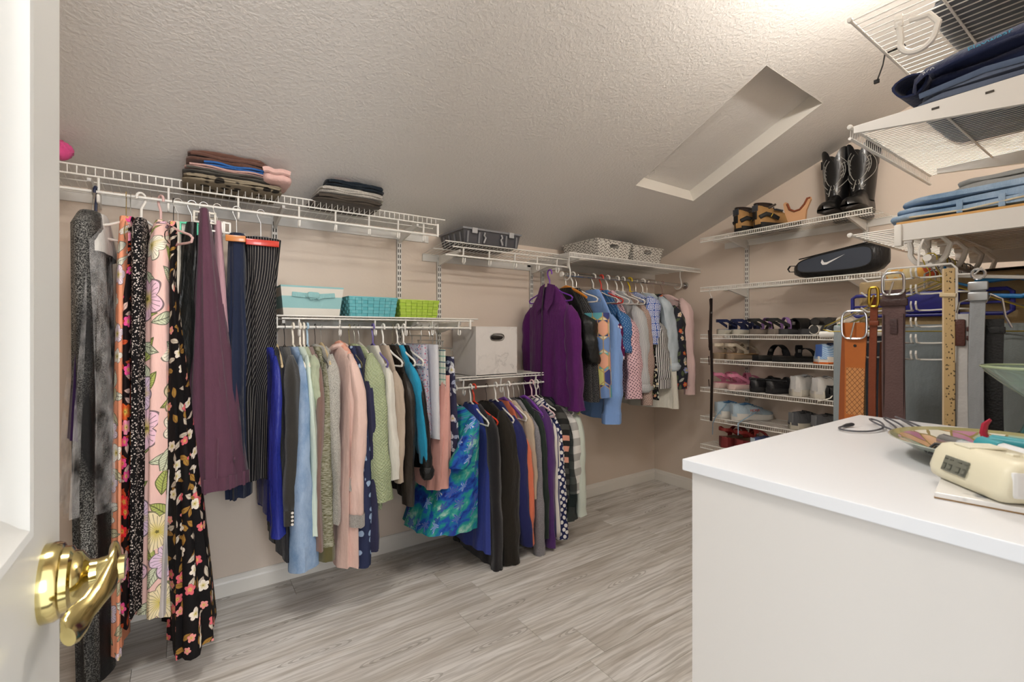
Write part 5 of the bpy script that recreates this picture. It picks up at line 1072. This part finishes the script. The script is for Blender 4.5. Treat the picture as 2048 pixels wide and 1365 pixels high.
MB().box((-.003,-.001,-.16),(.004,.022,.012),.002).build('keeper',plain('brushed_nickel','#8d8a86',.35,1),bs)
# ------------------------------------------------------------------ shelves beside the chest (on the doorway wall)
SX0,SX1,SF=1.277,1.873,.453
def side_shelf(label,z,pitch,lip=0,wr=.0016):
    return wire_shelf('wire_shelf',label,SX0,SX1,RW,SF,z,z,pitch,lip,None,None,(),wr,rail=True,lipw=bool(lip),mids=(.33,.66))
shA=side_shelf('white wire shelf nearest the ceiling beside the chest, seen from below',1.981,.0254)
shB=side_shelf('close-mesh white shelf holding navy trousers above the jeans',1.731,.0127,.026,.0013)
shC=side_shelf('white wire shelf under the folded jeans and wooden board',1.478,.0254)
for sh,z,x,L,h0,h1 in ((shB,1.729,1.279,.425,.075,.015),(shC,1.486,1.281,.345,.042,.036),(shA,1.976,1.70,.36,.05,.015),(shB,1.729,1.80,.40,.06,.015),(shC,1.474,1.80,.33,.05,.03)):
    bracket(sh,(x,RW,z),L,h0,h1,(0,1),.010)
for sh,z in ((shA,1.981),(shB,1.731),(shC,1.478)):
    MB().lathe([(.0001,-.006),(.005,-.004),(.0058,.0),(.005,.005),(.0001,.006)],(SX0-.001,SF,z),12,'x').build('rail_cap',WHITE,sh)
MB().box((1.278,.362,1.462),(.017,.014,.048),.004).build('bracket_cap',WHITE,shC)
for yy in (.22,.30): MB().box((1.2735,yy,1.715),(.002,.012,.004)).build('bracket_notch',plain('dark_slot','#4c4843',.8),shB,smooth=False)
def jhook(sh,x,y,z,d=.085,r=.0055):
    m=MB(); m.box((x,y,z-.012),(.012,.016,.03),.003)
    m.tube([(x,y,z-.02),(x,y-.004,z-d*.55)]+[(x,y-.034+.032*math.cos(a),z-d*.62-.034*math.sin(a)) for a in [.2+.2*k for k in range(14)]]+[(x,y-.070,z-d*.5),(x,y-.055,z-d*.25),(x,y-.02,z-.02)],r,8)
    m.build('hook_support',WHITE,sh)
jhook(shA,1.36,.385,1.985,.10,.0065)
for x in (1.335,1.46,1.60,1.74): jhook(shC,x,.36,1.478,.075)
MB().tube([(1.28,.315,1.408),(1.87,.315,1.408)],.0075,10).build('hanging_rail',WHITE,shC)
GS2='folded trousers beside the chest'
folded('folded_trousers','grey folded trousers lying on the topmost side shelf','trousers',(1.56,.20,1.984),(.34,.30,.035),fabric('#6d7076'),31,2,group=GS2)
folded('folded_trousers','slate folded work trousers over the grey ones on the topmost side shelf','trousers',(1.60,.19,2.021),(.32,.28,.03),fabric('#4d535c'),33,1,group=GS2)
t=thing('black_strap','short black webbing strap dangling from the topmost side shelf','strap',(1.516,.456,1.978)); MB().tube([(0,-.04,.012),(0,.003,.008),(-.004,.006,-.02),(-.014,.016,-.062)],.006,6,flat=(.25,1)).build('webbing',plain('black_web','#1b1b1b',.7),t); MB().box((-.014,.0165,-.062),(.006,.012,.010),.001).build('tip',BK,t)
NAVY=fabric('#1d2748')
folded('folded_trousers','slate blue folded trousers directly on the close-mesh shelf','trousers',(1.47,.195,1.733),(.36,.31,.034),fabric('#626d82'),35,2,group=GS2)
def waist(t):
    P=[(-.180,.15,.0),(-.191,.145,.02),(-.204,.125,.028),(-.206,.07,.038),(-.206,.02,.044),(-.206,-.05,.050),(-.200,-.15,.054)]
    MB().tube(P,.013,8,flat=(1.2,.22)).build('stretch_waistband',NAVY,t)['label']='navy stretch waistband'
    lets('Flexwear',.017,plain('print_blue','#3f8fb0',.6),t,(-.2105,.028,.037),(PI/2,math.radians(-8),-PI/2))
    lets('aco',.014,plain('print_grey','#b9bcc2',.6),t,(-.2105,.118,.022),(PI/2,math.radians(-14),-PI/2))
    MB().tube([(-.186,.14,-.012),(-.185,.04,.000),(-.186,-.05,-.006),(-.184,-.15,.006)],.006,6,flat=(1,.4)).build('fold_edge',fabric('#5b6a84'),t)
folded('folded_trousers','navy stretch-waist trousers folded on the close-mesh shelf','trousers',(1.475,.19,1.768),(.36,.30,.056),NAVY,37,2,group=GS2,extra=waist)
t=thing('rolled_cuff_trousers','navy rolled trouser leg poking out at the shelf corner','trousers',(1.315,.345,1.785)); R=[]
for x,r in ((.16,.018),(.08,.022),(.0,.024),(-.03,.025),(-.03,.021),(.02,.016)): R.append([(x,r*1.25*math.cos(a)*(1+.1*math.sin(3*a)),r*math.sin(a)*.95) for a in [2*PI*j/18 for j in range(18)]])
MB().grid(R,caps=True).build('rolled_leg',NAVY,t,angle=60)
bd=tag(MB().box((1.575,.20,1.4865),(.59,.335,.011),.002).build('wooden_board',plain('honey_board','#c99a55',.5)),'honey coloured thin wooden board lying under the jeans','board')
LJ=denim('#6f9cc4')
def jeanbits(t):
    MB().lathe([(.0001,-.0015),(.0055,-.001),(.006,0),(.0001,.0)],(-.1845,-.045,.021),14,'x').build('button',plain('copper_button','#6b4a3a',.35,.8),t)
    for y in (.05,-.01): MB().box((-.182,y,.012),(.005,.010,.026),.002).build('belt_loop',LJ,t)
    MB().tube([(-.184,.13,.006),(-.183,.04,.004),(-.183,-.14,.022)],.0018,5).build('stitching',plain('cream_thread','#d9cdb0',.7),t)
folded('folded_jeans','light blue folded jeans with copper button lying on the board','jeans',(1.465,.215,1.493),(.36,.36,.052),LJ,41,3,group=GS2,extra=jeanbits)
folded('folded_trousers','pale grey folded chinos draped over the light jeans','trousers',(1.50,.15,1.544),(.34,.28,.034),fabric('#a5a6a3'),45,2,rz=-.10,group=GS2)
# hanging things under the jeans shelf
def hang(name,label,cat,x,y,z0,z1,w,th,mat,seed,fold=.08,loops=False,t1=None):
    t=thing(name,label,cat,(x,y,z0),PI/2); rnd=random.Random(seed)
    R,U=cloth_rings(w,0,0,z1-z0,th,t1 or th*1.3,0,fold,rnd,shoulder=False,nr=16); c=[np.mean(np.array(R[0]),axis=0)]
    R=[[(p[0]*.98,p[1]*.35,.006) for p in R[0]]]+R; MB().grid(R,caps=True).build('cloth',mat,t,angle=80)
    return t
KH=fabric('#a58f6a')
hang('khaki_trousers','khaki trousers clipped behind the dark blue hanger','trousers',1.455,.345,1.376,.55,.30,.018,KH,51)
hang('khaki_trousers','tan twill trousers behind the khaki pair','trousers',1.52,.33,1.385,.55,.31,.018,fabric('#8d7650'),52)
GT='grey trousers over the white bar'
hang('grey_trousers','pale grey trouser leg over the bar end nearest the shoes','trousers',1.385,.497,1.263,.50,.062,.014,fabric('#8f989b'),53,.05)
hang('charcoal_trousers','charcoal trousers over the white bar behind the tooled belt','trousers',1.40,.425,1.26,.50,.075,.014,fabric('#2b2f35'),54,.05)
hang('grey_trousers','mid grey trousers over the white bar beside the wooden ruler','trousers',1.385,.330,1.263,.50,.115,.016,fabric('#7b8487'),55,.04)
hang('grey_trousers','grey trousers at the inner end of the white bar','trousers',1.385,.215,1.264,.50,.075,.016,fabric('#7f8787'),56,.06)
hang('black_garment','black garments bunched behind the grey trousers','garment',1.62,.19,1.40,.55,.26,.05,satin('#101012'),57,.15)
t=NT('flame_print'); n=t.noise(t.obj(),16,3); FL=t.fin(t.ramp(n,[(.3,'#cdbb8e'),(.45,'#d9a24a'),(.55,'#c4512f'),(.7,'#d8cba6')],'CONSTANT'),.8)
hang('print_shirt','cream and flame orange print shirt tucked behind the hangers','shirt',1.60,.425,1.42,1.10,.11,.03,FL,58,.12)
# white trouser bar
t=thing('trouser_hanger','white plastic trouser bar across the grey trousers','hanger',(1.385,.36,1.408)); bar=MB().tube([(0,.20,-.163),(0,-.26,-.145)],.0085,12); bar.build('bar',plain('hanger_white','#dedcd6',.4),t)
MB().tube([(0,-.25,-.146),(0,-.255,-.10),(0,-.20,-.05),(0,-.045,-.03),(0,-.045,.0),(0,-.055,.012),(0,-.035,.012)],.004,8).build('arm',plain('hanger_white','#dedcd6',.4),t)
BLU=plain('cobalt_plastic','#25267e',.35)
t=thing('clip_hanger','dark cobalt blue plastic clip hanger over the khaki trousers','hanger',(1.425,.355,1.318))
m=MB()
m.tube([(0,.145,.02),(0,.145,-.02),(0,.137,-.026),(0,-.135,-.026),(0,-.143,-.02),(0,-.143,.02),(0,-.135,.026),(0,.137,.026)],.0045,8,closed=True); m.tube([(0,.143,-.002),(0,-.14,-.002)],.003,6); m.build('frame',BLU,t)
MB().box((-.002,0,.004),(.010,.072,.052),.008).build('centre_plate',BLU,t)
for s in (-1,1): MB().box((-.003,s*.055,0),(.012,.012,.050),.003).build('clip_post',BLU,t)
MB().tube([(0,0,.028),(0,.0,.07),(0,-.028,.085),(0,-.045,.098),(0,-.04,.106),(0,-.03,.104)],.0022,6).build('hook',plain('chrome','#c9c9c9',.18,1),t)
SKY=plain('sky_plastic','#2f86c9',.35)
t=thing('clip_hanger','bright sky blue hanger end beside the cobalt one','hanger',(1.418,.208,1.350))
for dx in (0,.014): MB().tube([(dx,.06,.012),(dx,-.005,.016),(dx,-.018,.010),(dx,-.020,-.018),(dx,-.010,-.024),(dx,.06,-.018)],.0048,8).build('end_loop',SKY,t)
MB().tube([(.007,.06,0),(.007,.11,.02),(.007,.112,.062)],.003,6).build('hook',SKY,t)
GH='wire hangers under the jeans shelf'
GOLD=plain('brass_wire','#a8953a',.35,.7)
for i in range(10):
    x=1.30+.032*i+.006*(i%3); t=thing('wire_hanger',('gilt','steel')[i%2 if i else 0]+' wire hanger on the side rail, '+('nearest the belts','second from the belts','third from the belts','fourth from the belts','fifth from the belts','middle of the row','sixth towards the far end','seventh towards the far end','next to last at the far end','last at the far end')[i],'hanger',(x,.315,1.408),PI/2+.15*math.sin(i*2.1),GH)
    mt=GOLD if i in(0,2,4) else plain('steel_wire','#8f8d88',.3,.9); s=.2
    MB().tube([(.012*math.cos(math.radians(a)),0,.012*math.sin(math.radians(a))) for a in (200,160,120,80,40,0)]+[(.008,0,-.014),(.0,0,-.028),(0,0,-.045)],.0013,6).build('hook',mt,t)
    MB().tube([(0,0,-.045),(.06,0,-.072),(s,0,-.142),(s+.004,0,-.15),(s-.01,0,-.155),(-s+.01,0,-.155),(-s-.004,0,-.15),(-s,0,-.142),(-.06,0,-.072)],.0013,5,closed=True).build('frame',mt,t)
# belt rack and belts
t=thing('belt_rack','white coated wire belt rack hooked over the side rail','rack',(1.225,.315,1.385))
WW=plain('white_wire','#d9d7d2',.35)
m=MB(); m.tube([(.055,-.0,.05),(.03,0,.058),(.004,0,.035),(0,0,.0)],.002,6); m.tube([(0,.058,-.19),(0,.058,-.01),(0,.05,0),(0,-.05,0),(0,-.058,-.01),(0,-.058,-.19),(0,-.05,-.197)],.0022,6); m.build('frame',WW,t)
for k in range(6):
    z=-.022-.033*k
    for s in (-1,1):
        MB().tube([(0,s*.058,z),(-.004,s*.02,z-.002),(-.012,s*.005,z-.002),(-.026,s*.004,z),(-.032,s*.004,z+.010),(-.030,s*.004,z+.016)],.0017,6).build('peg',WW,t)
        MB().tube([(0,s*.058,z),(-.006,s*.085,z-.002),(-.012,s*.095,z+.008)],.0017,6).build('peg',WW,t)
CHR=plain('chrome','#c9c9c9',.18,1)
def belt(label,y,z0,z1,w,mat,x=1.19,th=.0035,dy=0,holes=0):
    b=thing('belt',label,'belt',(x,y,z0)); m=MB(); R=[]
    for i in range(13):
        q=i/12; z=(z1-z0)*q; c=dy*q+.002*math.sin(q*5); R.append([(-th/2+.002*math.sin(q*6),c+w/2,z),(-th/2+.002*math.sin(q*6),c-w/2,z),(th/2+.002*math.sin(q*6),c-w/2,z),(th/2+.002*math.sin(q*6),c+w/2,z)])
    m.grid(R,caps=True).build('strap',mat,b,angle=30)
    for k in range(holes): MB().lathe([(.0001,-.0009),(.003,-.0008),(.003,0),(.0001,0)],(-th/2+.001,0,-.05-.025*k),10,'x').build('hole',BK,b)
    return b
def buckle(b,cy,cz_,w,h,r=.0022,mat=None,sq=.5):
    P=[(-.006,cy+w/2*math.copysign(abs(math.cos(a))**sq,math.cos(a)),cz_+h/2*math.copysign(abs(math.sin(a))**sq,math.sin(a))) for a in [2*PI*i/24 for i in range(24)]]
    k=MB().tube(P,r,8,closed=True).build('buckle',mat or CHR,b); MB().tube([(-.004,cy,cz_+h*.1),(-.009,cy+.002,cz_-h*.2),(-.008,cy+.006,cz_-h*.5)],r*.7,6).build('prong',mat or CHR,k); return b
# tooled leather
t=NT('tooled_leather'); u=t.obj(); x,y,z=t.sep(u)
a1=t.M('FRACT',t.M('MULTIPLY',t.M('ADD',y,t.M('MULTIPLY',z,.8)),105)); a2=t.M('FRACT',t.M('MULTIPLY',t.M('SUBTRACT',y,t.M('MULTIPLY',z,.8)),105))
ln=t.M('MAXIMUM',t.M('LESS_THAN',a1,.14),t.M('LESS_THAN',a2,.14)); zone=t.M('MULTIPLY',t.M('MULTIPLY',t.M('GREATER_THAN',z,-.20),t.M('LESS_THAN',z,-.098)),t.M('LESS_THAN',t.M('ABSOLUTE',y),.017))
edge=t.M('GREATER_THAN',t.M('ABSOLUTE',y),.0195); nn=t.noise(u,24,3)
col=t.mix(t.M('MULTIPLY',nn,.5),'#b8682c','#8d4a20'); col=t.mix(t.M('MULTIPLY',zone,.6),col,'#cf9a62'); col=t.mix(t.M('MULTIPLY',t.M('MULTIPLY',zone,ln),.8),col,'#5a2f16'); col=t.mix(t.M('MULTIPLY',edge,.55),col,'#6d3018')
TOOL=t.fin(col,.4,bump=t.M('SUBTRACT',nn,t.M('MULTIPLY',t.M('MULTIPLY',zone,ln),1)),bs=.4,bd=.002)
GB='belts hanging on the wire rack'
b=belt('tan tooled leather belt with basket-weave stamping and oval buckle',.413,1.272,.90,.046,TOOL,dy=.012,holes=1); buckle(b,.0,-.005,.046,.060,.0024)
b=belt('narrow rust brown belt with a tall gilt buckle',.378,1.325,.92,.013,leather('#7c3a1c'),dy=.006); buckle(b,0,.0,.016,.040,.003,plain('old_gold','#a98a35',.3,1)); MB().box((-.002,0,-.055),(.008,.017,.010),.002).build('keeper',leather('#7c3a1c'),b)
belt('reddish brown stitched belt hanging slanted behind the narrow rust belt',.362,1.23,.92,.028,leather('#8d5136'),x=1.215,dy=.004)
b=belt('wide plum brown belt with chrome buckle and stitched edges',.345,1.338,.92,.038,leather('#624a48'),holes=0); buckle(b,0,.012,.036,.045,.0026); MB().box((-.002,0,-.026),(.009,.046,.015),.003).build('keeper',leather('#432c29'),b)
for s in (-1,1): MB().tube([(-.0025,s*.0165,-.05),(-.0022,s*.0165,-.2),(-.0022,s*.0165,-.40)],.0007,4).build('stitching',plain('dark_thread','#241a1b',.7),b)
MB().box((-.0025,0,-.075),(.001,.012,.030),.0005).build('embossed_stamp',leather('#4a3535'),b)
t=NT('ruler_print'); x,y,z=t.sep(t.obj()); v=t.n('TexVoronoi',{'Vector':t.scale(t.obj(),1,230,150),'Scale':1.0},voronoi_dimensions='3D'); mk=t.M('MULTIPLY',t.M('LESS_THAN',v.outputs[0],.27),t.M('LESS_THAN',y,.005))
RUL=t.fin(t.mix(mk,'#b59a6b','#4d3c22'),.5)
b=thing('wooden_ruler','tan wooden yardstick with rows of small dark marks','ruler',(1.185,.259,1.372)); MB().box((0,0,-.23),(.004,.0165,.46),.001).build('stick',RUL,b,smooth=False); MB().box((0,.0085,-.23),(.0045,.003,.46),.001).build('pale_edge',plain('pale_wood','#cdb795',.5),b,smooth=False)
MB().tube([(-.002,-.01,-.052),(-.002,.013,-.050)],.0045,6).build('tape_wrap',plain('masking_tape','#cdbb98',.7),b)
b=belt('white webbing belt with brown leather end tabs',.241,1.285,.92,.016,leather('#c9c7c4',60,.6)); MB().box((-.003,.006,-.035),(.005,.020,.050),.003).build('leather_end',leather('#4f2418'),b); 
for z in (-.028,-.045): MB().box((-.003,-.014,z),(.006,.018,.009),.002).build('keeper',leather('#4a2a22'),b)
MB().tube([(-.003,.008,.002),(-.003,.004,.022),(-.003,-.012,.028),(-.003,-.022,.012)],.0016,6).build('ring',CHR,b)
b=belt('pale grey elastic belt in a silver clamp buckle',.2185,1.335,.92,.0205,fabric('#95999c'),x=1.18,dy=.004)
MB().box((-.002,0,.0),(.010,.027,.016),.003).build('clamp',plain('brushed_silver','#a9abad',.3,.9),b); MB().box((-.002,0,-.019),(.010,.027,.016),.003).build('clamp',plain('brushed_silver','#a9abad',.3,.9),b); MB().tube(arc((0,0,.022),.009,0,360,14,'yz')[:-1],.0024,6,closed=True).build('end_ring',CHR,b)
b=belt('black leather dress belt with curved nickel buckle',.200,1.275,.92,.024,leather('#121214'),x=1.195)
MB().tube([(-.003,.012,.03),(-.004,.004,.045),(-.004,-.010,.035),(-.004,-.014,.004),(-.004,-.022,-.016)],.002,6).build('buckle',CHR,b); MB().box((-.002,0,-.02),(.007,.028,.012),.002).build('keeper',leather('#121214'),b)
b=belt('black belt with two silver curved buckle plates beside the white webbing',.229,1.20,.92,.010,leather('#141416'),x=1.20)
for z in (.0,-.036): MB().tube([(-.004,.010,z),(-.005,.004,z-.012),(-.005,.006,z-.026),(-.004,.0,z-.034)],.0032,8).build('buckle',plain('brushed_silver','#a9abad',.3,.9),b)
# ------------------------------------------------------------------ chest of drawers
CT=1.103; cx0,cx1,cy0,cy1=.4745,.991,.026,.337
ch=thing('chest_of_drawers','tall plain white chest of drawers beside the doorway','chest',((cx0+cx1)/2,(cy0+cy1)/2,0))
LAM=plain('white_laminate','#d3d4d6',.38); LAMS=plain('white_laminate_side','#c9c5c0',.42)
w_,d_=cx1-cx0,cy1-cy0
MB().box((0,0,CT-.0065),(w_,d_,.013),.0009).build('top',LAM,ch,smooth=False)
for s in (-1,1): MB().box((s*(w_/2-.013),-.003,(CT-.013)/2),(.016,d_-.014,CT-.013)).build('side_panel',LAMS,ch,smooth=False)
MB().box((0,-d_/2+.008,(CT-.013)/2),(w_-.045,.008,CT-.02)).build('back_panel',LAMS,ch,smooth=False); MB().box((0,0,.05),(w_-.05,d_-.03,.016)).build('bottom',LAMS,ch,smooth=False)
for k in range(5):
    z=.06+k*.205; dr=MB().box((0,d_/2-.012,z+.099),(w_-.05,.016,.196),.002).build('drawer',LAM,ch,smooth=False)
    MB().lathe([(.0001,.028),(.013,.026),(.014,.018),(.006,.010),(.006,0),(.0001,0)],(0,d_/2-.004,z+.1),16,'y').build('knob',plain('knob_white','#dedede',.3),dr)
# things on the chest
t=NT('painted_petals'); u=t.obj(); v=t.n('TexVoronoi',{'Vector':t.V('ADD',t.scale(u,44),t.scale(t.n('TexNoise',{'Vector':u,'Scale':30}).outputs[1],.7)),'Scale':1.0},voronoi_dimensions='2D'); k=t.sep(v.outputs[1])
r_=t.M('SQRT',t.M('ADD',t.M('MULTIPLY',t.sep(u)[0],t.sep(u)[0]),t.M('MULTIPLY',t.sep(u)[1],t.sep(u)[1])))
pc=t.ramp(k[0],[(0,'#c9a3b5'),(.22,'#d8d2c4'),(.42,'#c9a27f'),(.55,'#94a892'),(.72,'#d6d3c6'),(.88,'#a9788f')],'CONSTANT'); pc=t.mix(t.M('GREATER_THAN',t.n('TexVoronoi',{'Vector':t.V('ADD',t.scale(u,44),t.scale(t.n('TexNoise',{'Vector':u,'Scale':30}).outputs[1],.7)),'Scale':1.0},voronoi_dimensions='2D',feature='DISTANCE_TO_EDGE').outputs[0],.05),'#8b7a4a',pc)
PLT=t.fin(t.mix(t.M('GREATER_THAN',r_,.094),pc,'#9a9468'),.12,coat=.5)
pl=thing('painted_plate','glossy hand-painted floral dish holding small tools','plate',(.735,.118,CT))
pl.scale=(.93,)*3
MB().lathe([(.0001,.004),(.055,.004),(.060,.006),(.088,.022),(.103,.027)],n=40,caps=False).build('inside',PLT,pl)
MB().lathe([(.103,.027),(.1045,.0265),(.090,.019),(.062,.003),(.050,.0),(.0001,.0)],n=40,caps=False).build('underside',plain('glaze_grey','#aab2a8',.15,coat=.4),pl)
def pen(name,label,cat,a,b_,r,mat,cap=None):
    t=thing(name,label,cat,a); v=Vector(b_)-Vector(a); MB().tube([tuple(v*q) for q in (0,.04,.5,.96,1)],[r*.6,r,r,r,r*.6],10).build('barrel',mat,t)
    if cap: MB().tube([tuple(v*q) for q in (.0,.3)],r*1.12,10).build('cap',cap,t)
    return t
pz=CT+.016
t=NT('clear_wrap'); CLR=t.fin('#d9dde0',.08,alpha=.75,spec=1.0,bump=t.noise(t.obj(),60,3),bs=.6,bd=.003)
pen('wrapped_pen','shiny wrapped silver pen lying across the painted dish','pen',(.755,.170,pz),(.680,.100,pz+.002),.0075,CLR,plain('silver_foil','#b9bcc0',.2,.9))
pen('thermometer','white thermometer with teal sleeve lying in the dish','thermometer',(.735,.133,pz+.006),(.665,.066,pz+.006),.0078,plain('white_plastic','#e2e4e6',.3),plain('teal_plastic','#3c98a3',.35))
pen('teal_razor','flat teal handle lying along the dish','razor',(.768,.133,pz+.006),(.745,.062,pz+.008),.007,plain('teal_plastic','#3c98a3',.35))
t=thing('red_clip','small crimson plastic clip standing up in the dish','clip',(.790,.138,pz+.0)); MB().tube([(0,0,0),(.0,.004,.010),(.002,.003,.020),(.006,-.001,.026)],[.007,.0062,.0055,.003],8,flat=(1,.6)).build('tab',plain('crimson','#a8203c',.35),t)
t=thing('folded_glasses','small black-framed folded glasses at the dish edge','glasses',(.668,.152,pz+.004)); MB().tube([(0,.014,-.004),(.003,.006,.006),(.0,-.010,.007),(-.008,-.026,.002)],.0016,6).build('temple',plain('dark_frame','#3a3a3c',.3),t)
m=MB().tube([(-.004,.010,-.004),(.0,.004,.004),(-.006,-.012,.004),(-.010,-.012,-.004)],.0015,6,closed=True); m.build('rim',plain('dark_frame','#3a3a3c',.3),t)
# travel clock
cq=thing('travel_clock','small cream travel clock with a grey display on a white tile','clock',(.605,.108,CT+.0062),math.radians(-45))
prof2=[(-.026,.002),(-.0275,.010),(-.022,.026),(-.016,.0325),(-.008,.034),(.030,.031),(.033,.028),(.034,.004),(.031,.0),(-.023,0)]
m=MB(); R=[]
for y,s in ((-.055,.80),(-.053,.93),(-.048,.99),(-.040,1.0),(.018,1.0),(.026,.985),(.031,.93),(.033,.82)):
    R.append([((x-.003)*s+.003,y,(z-.017)*s+.017) for x,z in prof2])
m.grid(R,caps=True).build('case',plain('cream_plastic','#d9d3ba',.4),cq,angle=50)
MB().box((-.0262,-.004,.0175),(.002,.028,.0145),.0006,Matrix.Rotation(.32,3,'Y')).build('display',plain('lcd_grey','#6b6c62',.2),cq,smooth=False)
dm=MB()
for k,yy in enumerate((-.013,-.006,.004,.011)):
    for dz in (-.0045,0,.0045): dm.box((-.0274+.33*dz,yy-.004,.0175+dz),(.0006,.0038,.0009),0,Matrix.Rotation(.32,3,'Y'))
    dm.box((-.0274-.0008,yy-.006,.0155),(.0006,.0008,.0045),0,Matrix.Rotation(.32,3,'Y'))
dm.build('display_segments',plain('lcd_dark','#4a4b43',.4),cq,smooth=False)
MB().box((.004,-.0535,.016),(.046,.006,.022),.003).build('side_cover',plain('white_plastic','#dfe0df',.35),cq,smooth=False)
MB().box((.002,.008,.0342),(.030,.020,.002),.0009).build('snooze_bar',plain('cream_plastic2','#e0dcc8',.35),cq,smooth=False)
for k in range(3): MB().box((.006+.008*k,-.022-.006*(k%2),.0335),(.006,.008,.003),.001).build('button',plain('cream_plastic2','#e0dcc8',.35),cq,smooth=False)
t=NT('tile_art'); u=t.obj(); n=t.noise(u,26,3); x,y,_=t.sep(u); TA=t.fin(t.mix(t.ramp(n,[(.60,'#000000'),(.66,'#ffffff')]),'#dcdad6',t.mix(t.M('GREATER_THAN',y,.0),'#6aa9b3','#8f9296')),.25)
ti=thing('art_tile','white square tile with faint grey and teal sketching under the clock','tile',(.602,.0885,CT),math.radians(9)); MB().box((0,0,.003),(.098,.098,.005),.0008).build('face',TA,ti,smooth=False); MB().box((0,0,.0008),(.0985,.0985,.0012)).build('cork_edge',plain('cork','#8a6b45',.8),ti,smooth=False)
# charging cable
cbt=thing('charging_cable','thin dark grey charging cable looped on the chest top','cable',(.835,.29,CT))
DGC=plain('cable_grey','#55555a',.45)
P=[(-.004,.014,.003),(-.022,.013,.003),(-.034,.004,.003),(-.032,-.012,.003),(-.012,-.024,.003),(.02,-.028,.004),(.05,-.020,.005),(.075,-.005,.006),(.07,.004,.008),(.04,-.012,.008),(.01,-.038,.007),(.0,-.052,.006),(.03,-.040,.008),(.075,-.014,.010),(.09,-.012,.010),(.06,-.035,.009),(.02,-.06,.006),(.03,-.066,.008),(.09,-.028,.012),(.112,-.018,.010),(.10,-.034,.008),(.05,-.075,.005),(.02,-.095,.003)]
pts=[]
for i in range(len(P)-1):
    p0,p1,p2,p3=[Vector(P[min(max(i+k,0),len(P)-1)]) for k in (-1,0,1,2)]
    for q in (0,.25,.5,.75): pts.append(.5*((2*p1)+(p2-p0)*q+(2*p0-5*p1+4*p2-p3)*q*q+(3*p1-p0-3*p2+p3)*q**3))
MB().tube(pts,.0014,8).build('cord',DGC,cbt); MB().tube([(-.004,.014,.003),(.006,.013,.0035),(.016,.010,.004),(.020,.009,.004)],[.0018,.003,.003,.002],8).build('plug',plain('cable_dark','#2f2f33',.4),cbt)
# glass goblet
t=NT('sea_glass'); nz=t.noise(t.obj(),14,2); GLS=t.fin(t.mix(nz,'#dfeee6','#b5d6cd'),.06,trans=.85,ior=1.3,alpha=.85,spec=.8)
gb=thing('glass_goblet','swirled sea-green glass goblet with dark footed base at the chest corner','goblet',(.938,.107,CT))
MB().lathe([(.0145,.052),(.018,.056),(.040,.074),(.060,.093),(.064,.100),(.062,.1005),(.058,.094),(.038,.077),(.016,.060),(.0001,.057)],n=36).build('bowl',GLS,gb)
MB().lathe([(.0145,.052),(.0155,.045),(.019,.030),(.026,.012),(.026,.008),(.0001,.008)],n=30).build('stem',NT('teal_glass').fin('#4f8f8d',.08,trans=.6,ior=1.4,spec=.8),gb)
MB().lathe([(.026,.012),(.034,.006),(.036,.0),(.0001,0)],n=30).build('foot',plain('dark_green_glass','#20301f',.15),gb)
MB().tube([(.0635*math.cos(a),.0635*math.sin(a),.1003) for a in [2*PI*i/40 for i in range(40)]],.0018,8,closed=True).build('rim',NT('rim_glass').fin('#cfe0b8',.08,trans=.5,spec=.8),gb)
# remove the empties' default draw; name the view layer objects once
for o in COL.objects:
    if o.type=='EMPTY': o.empty_display_type='PLAIN_AXES'
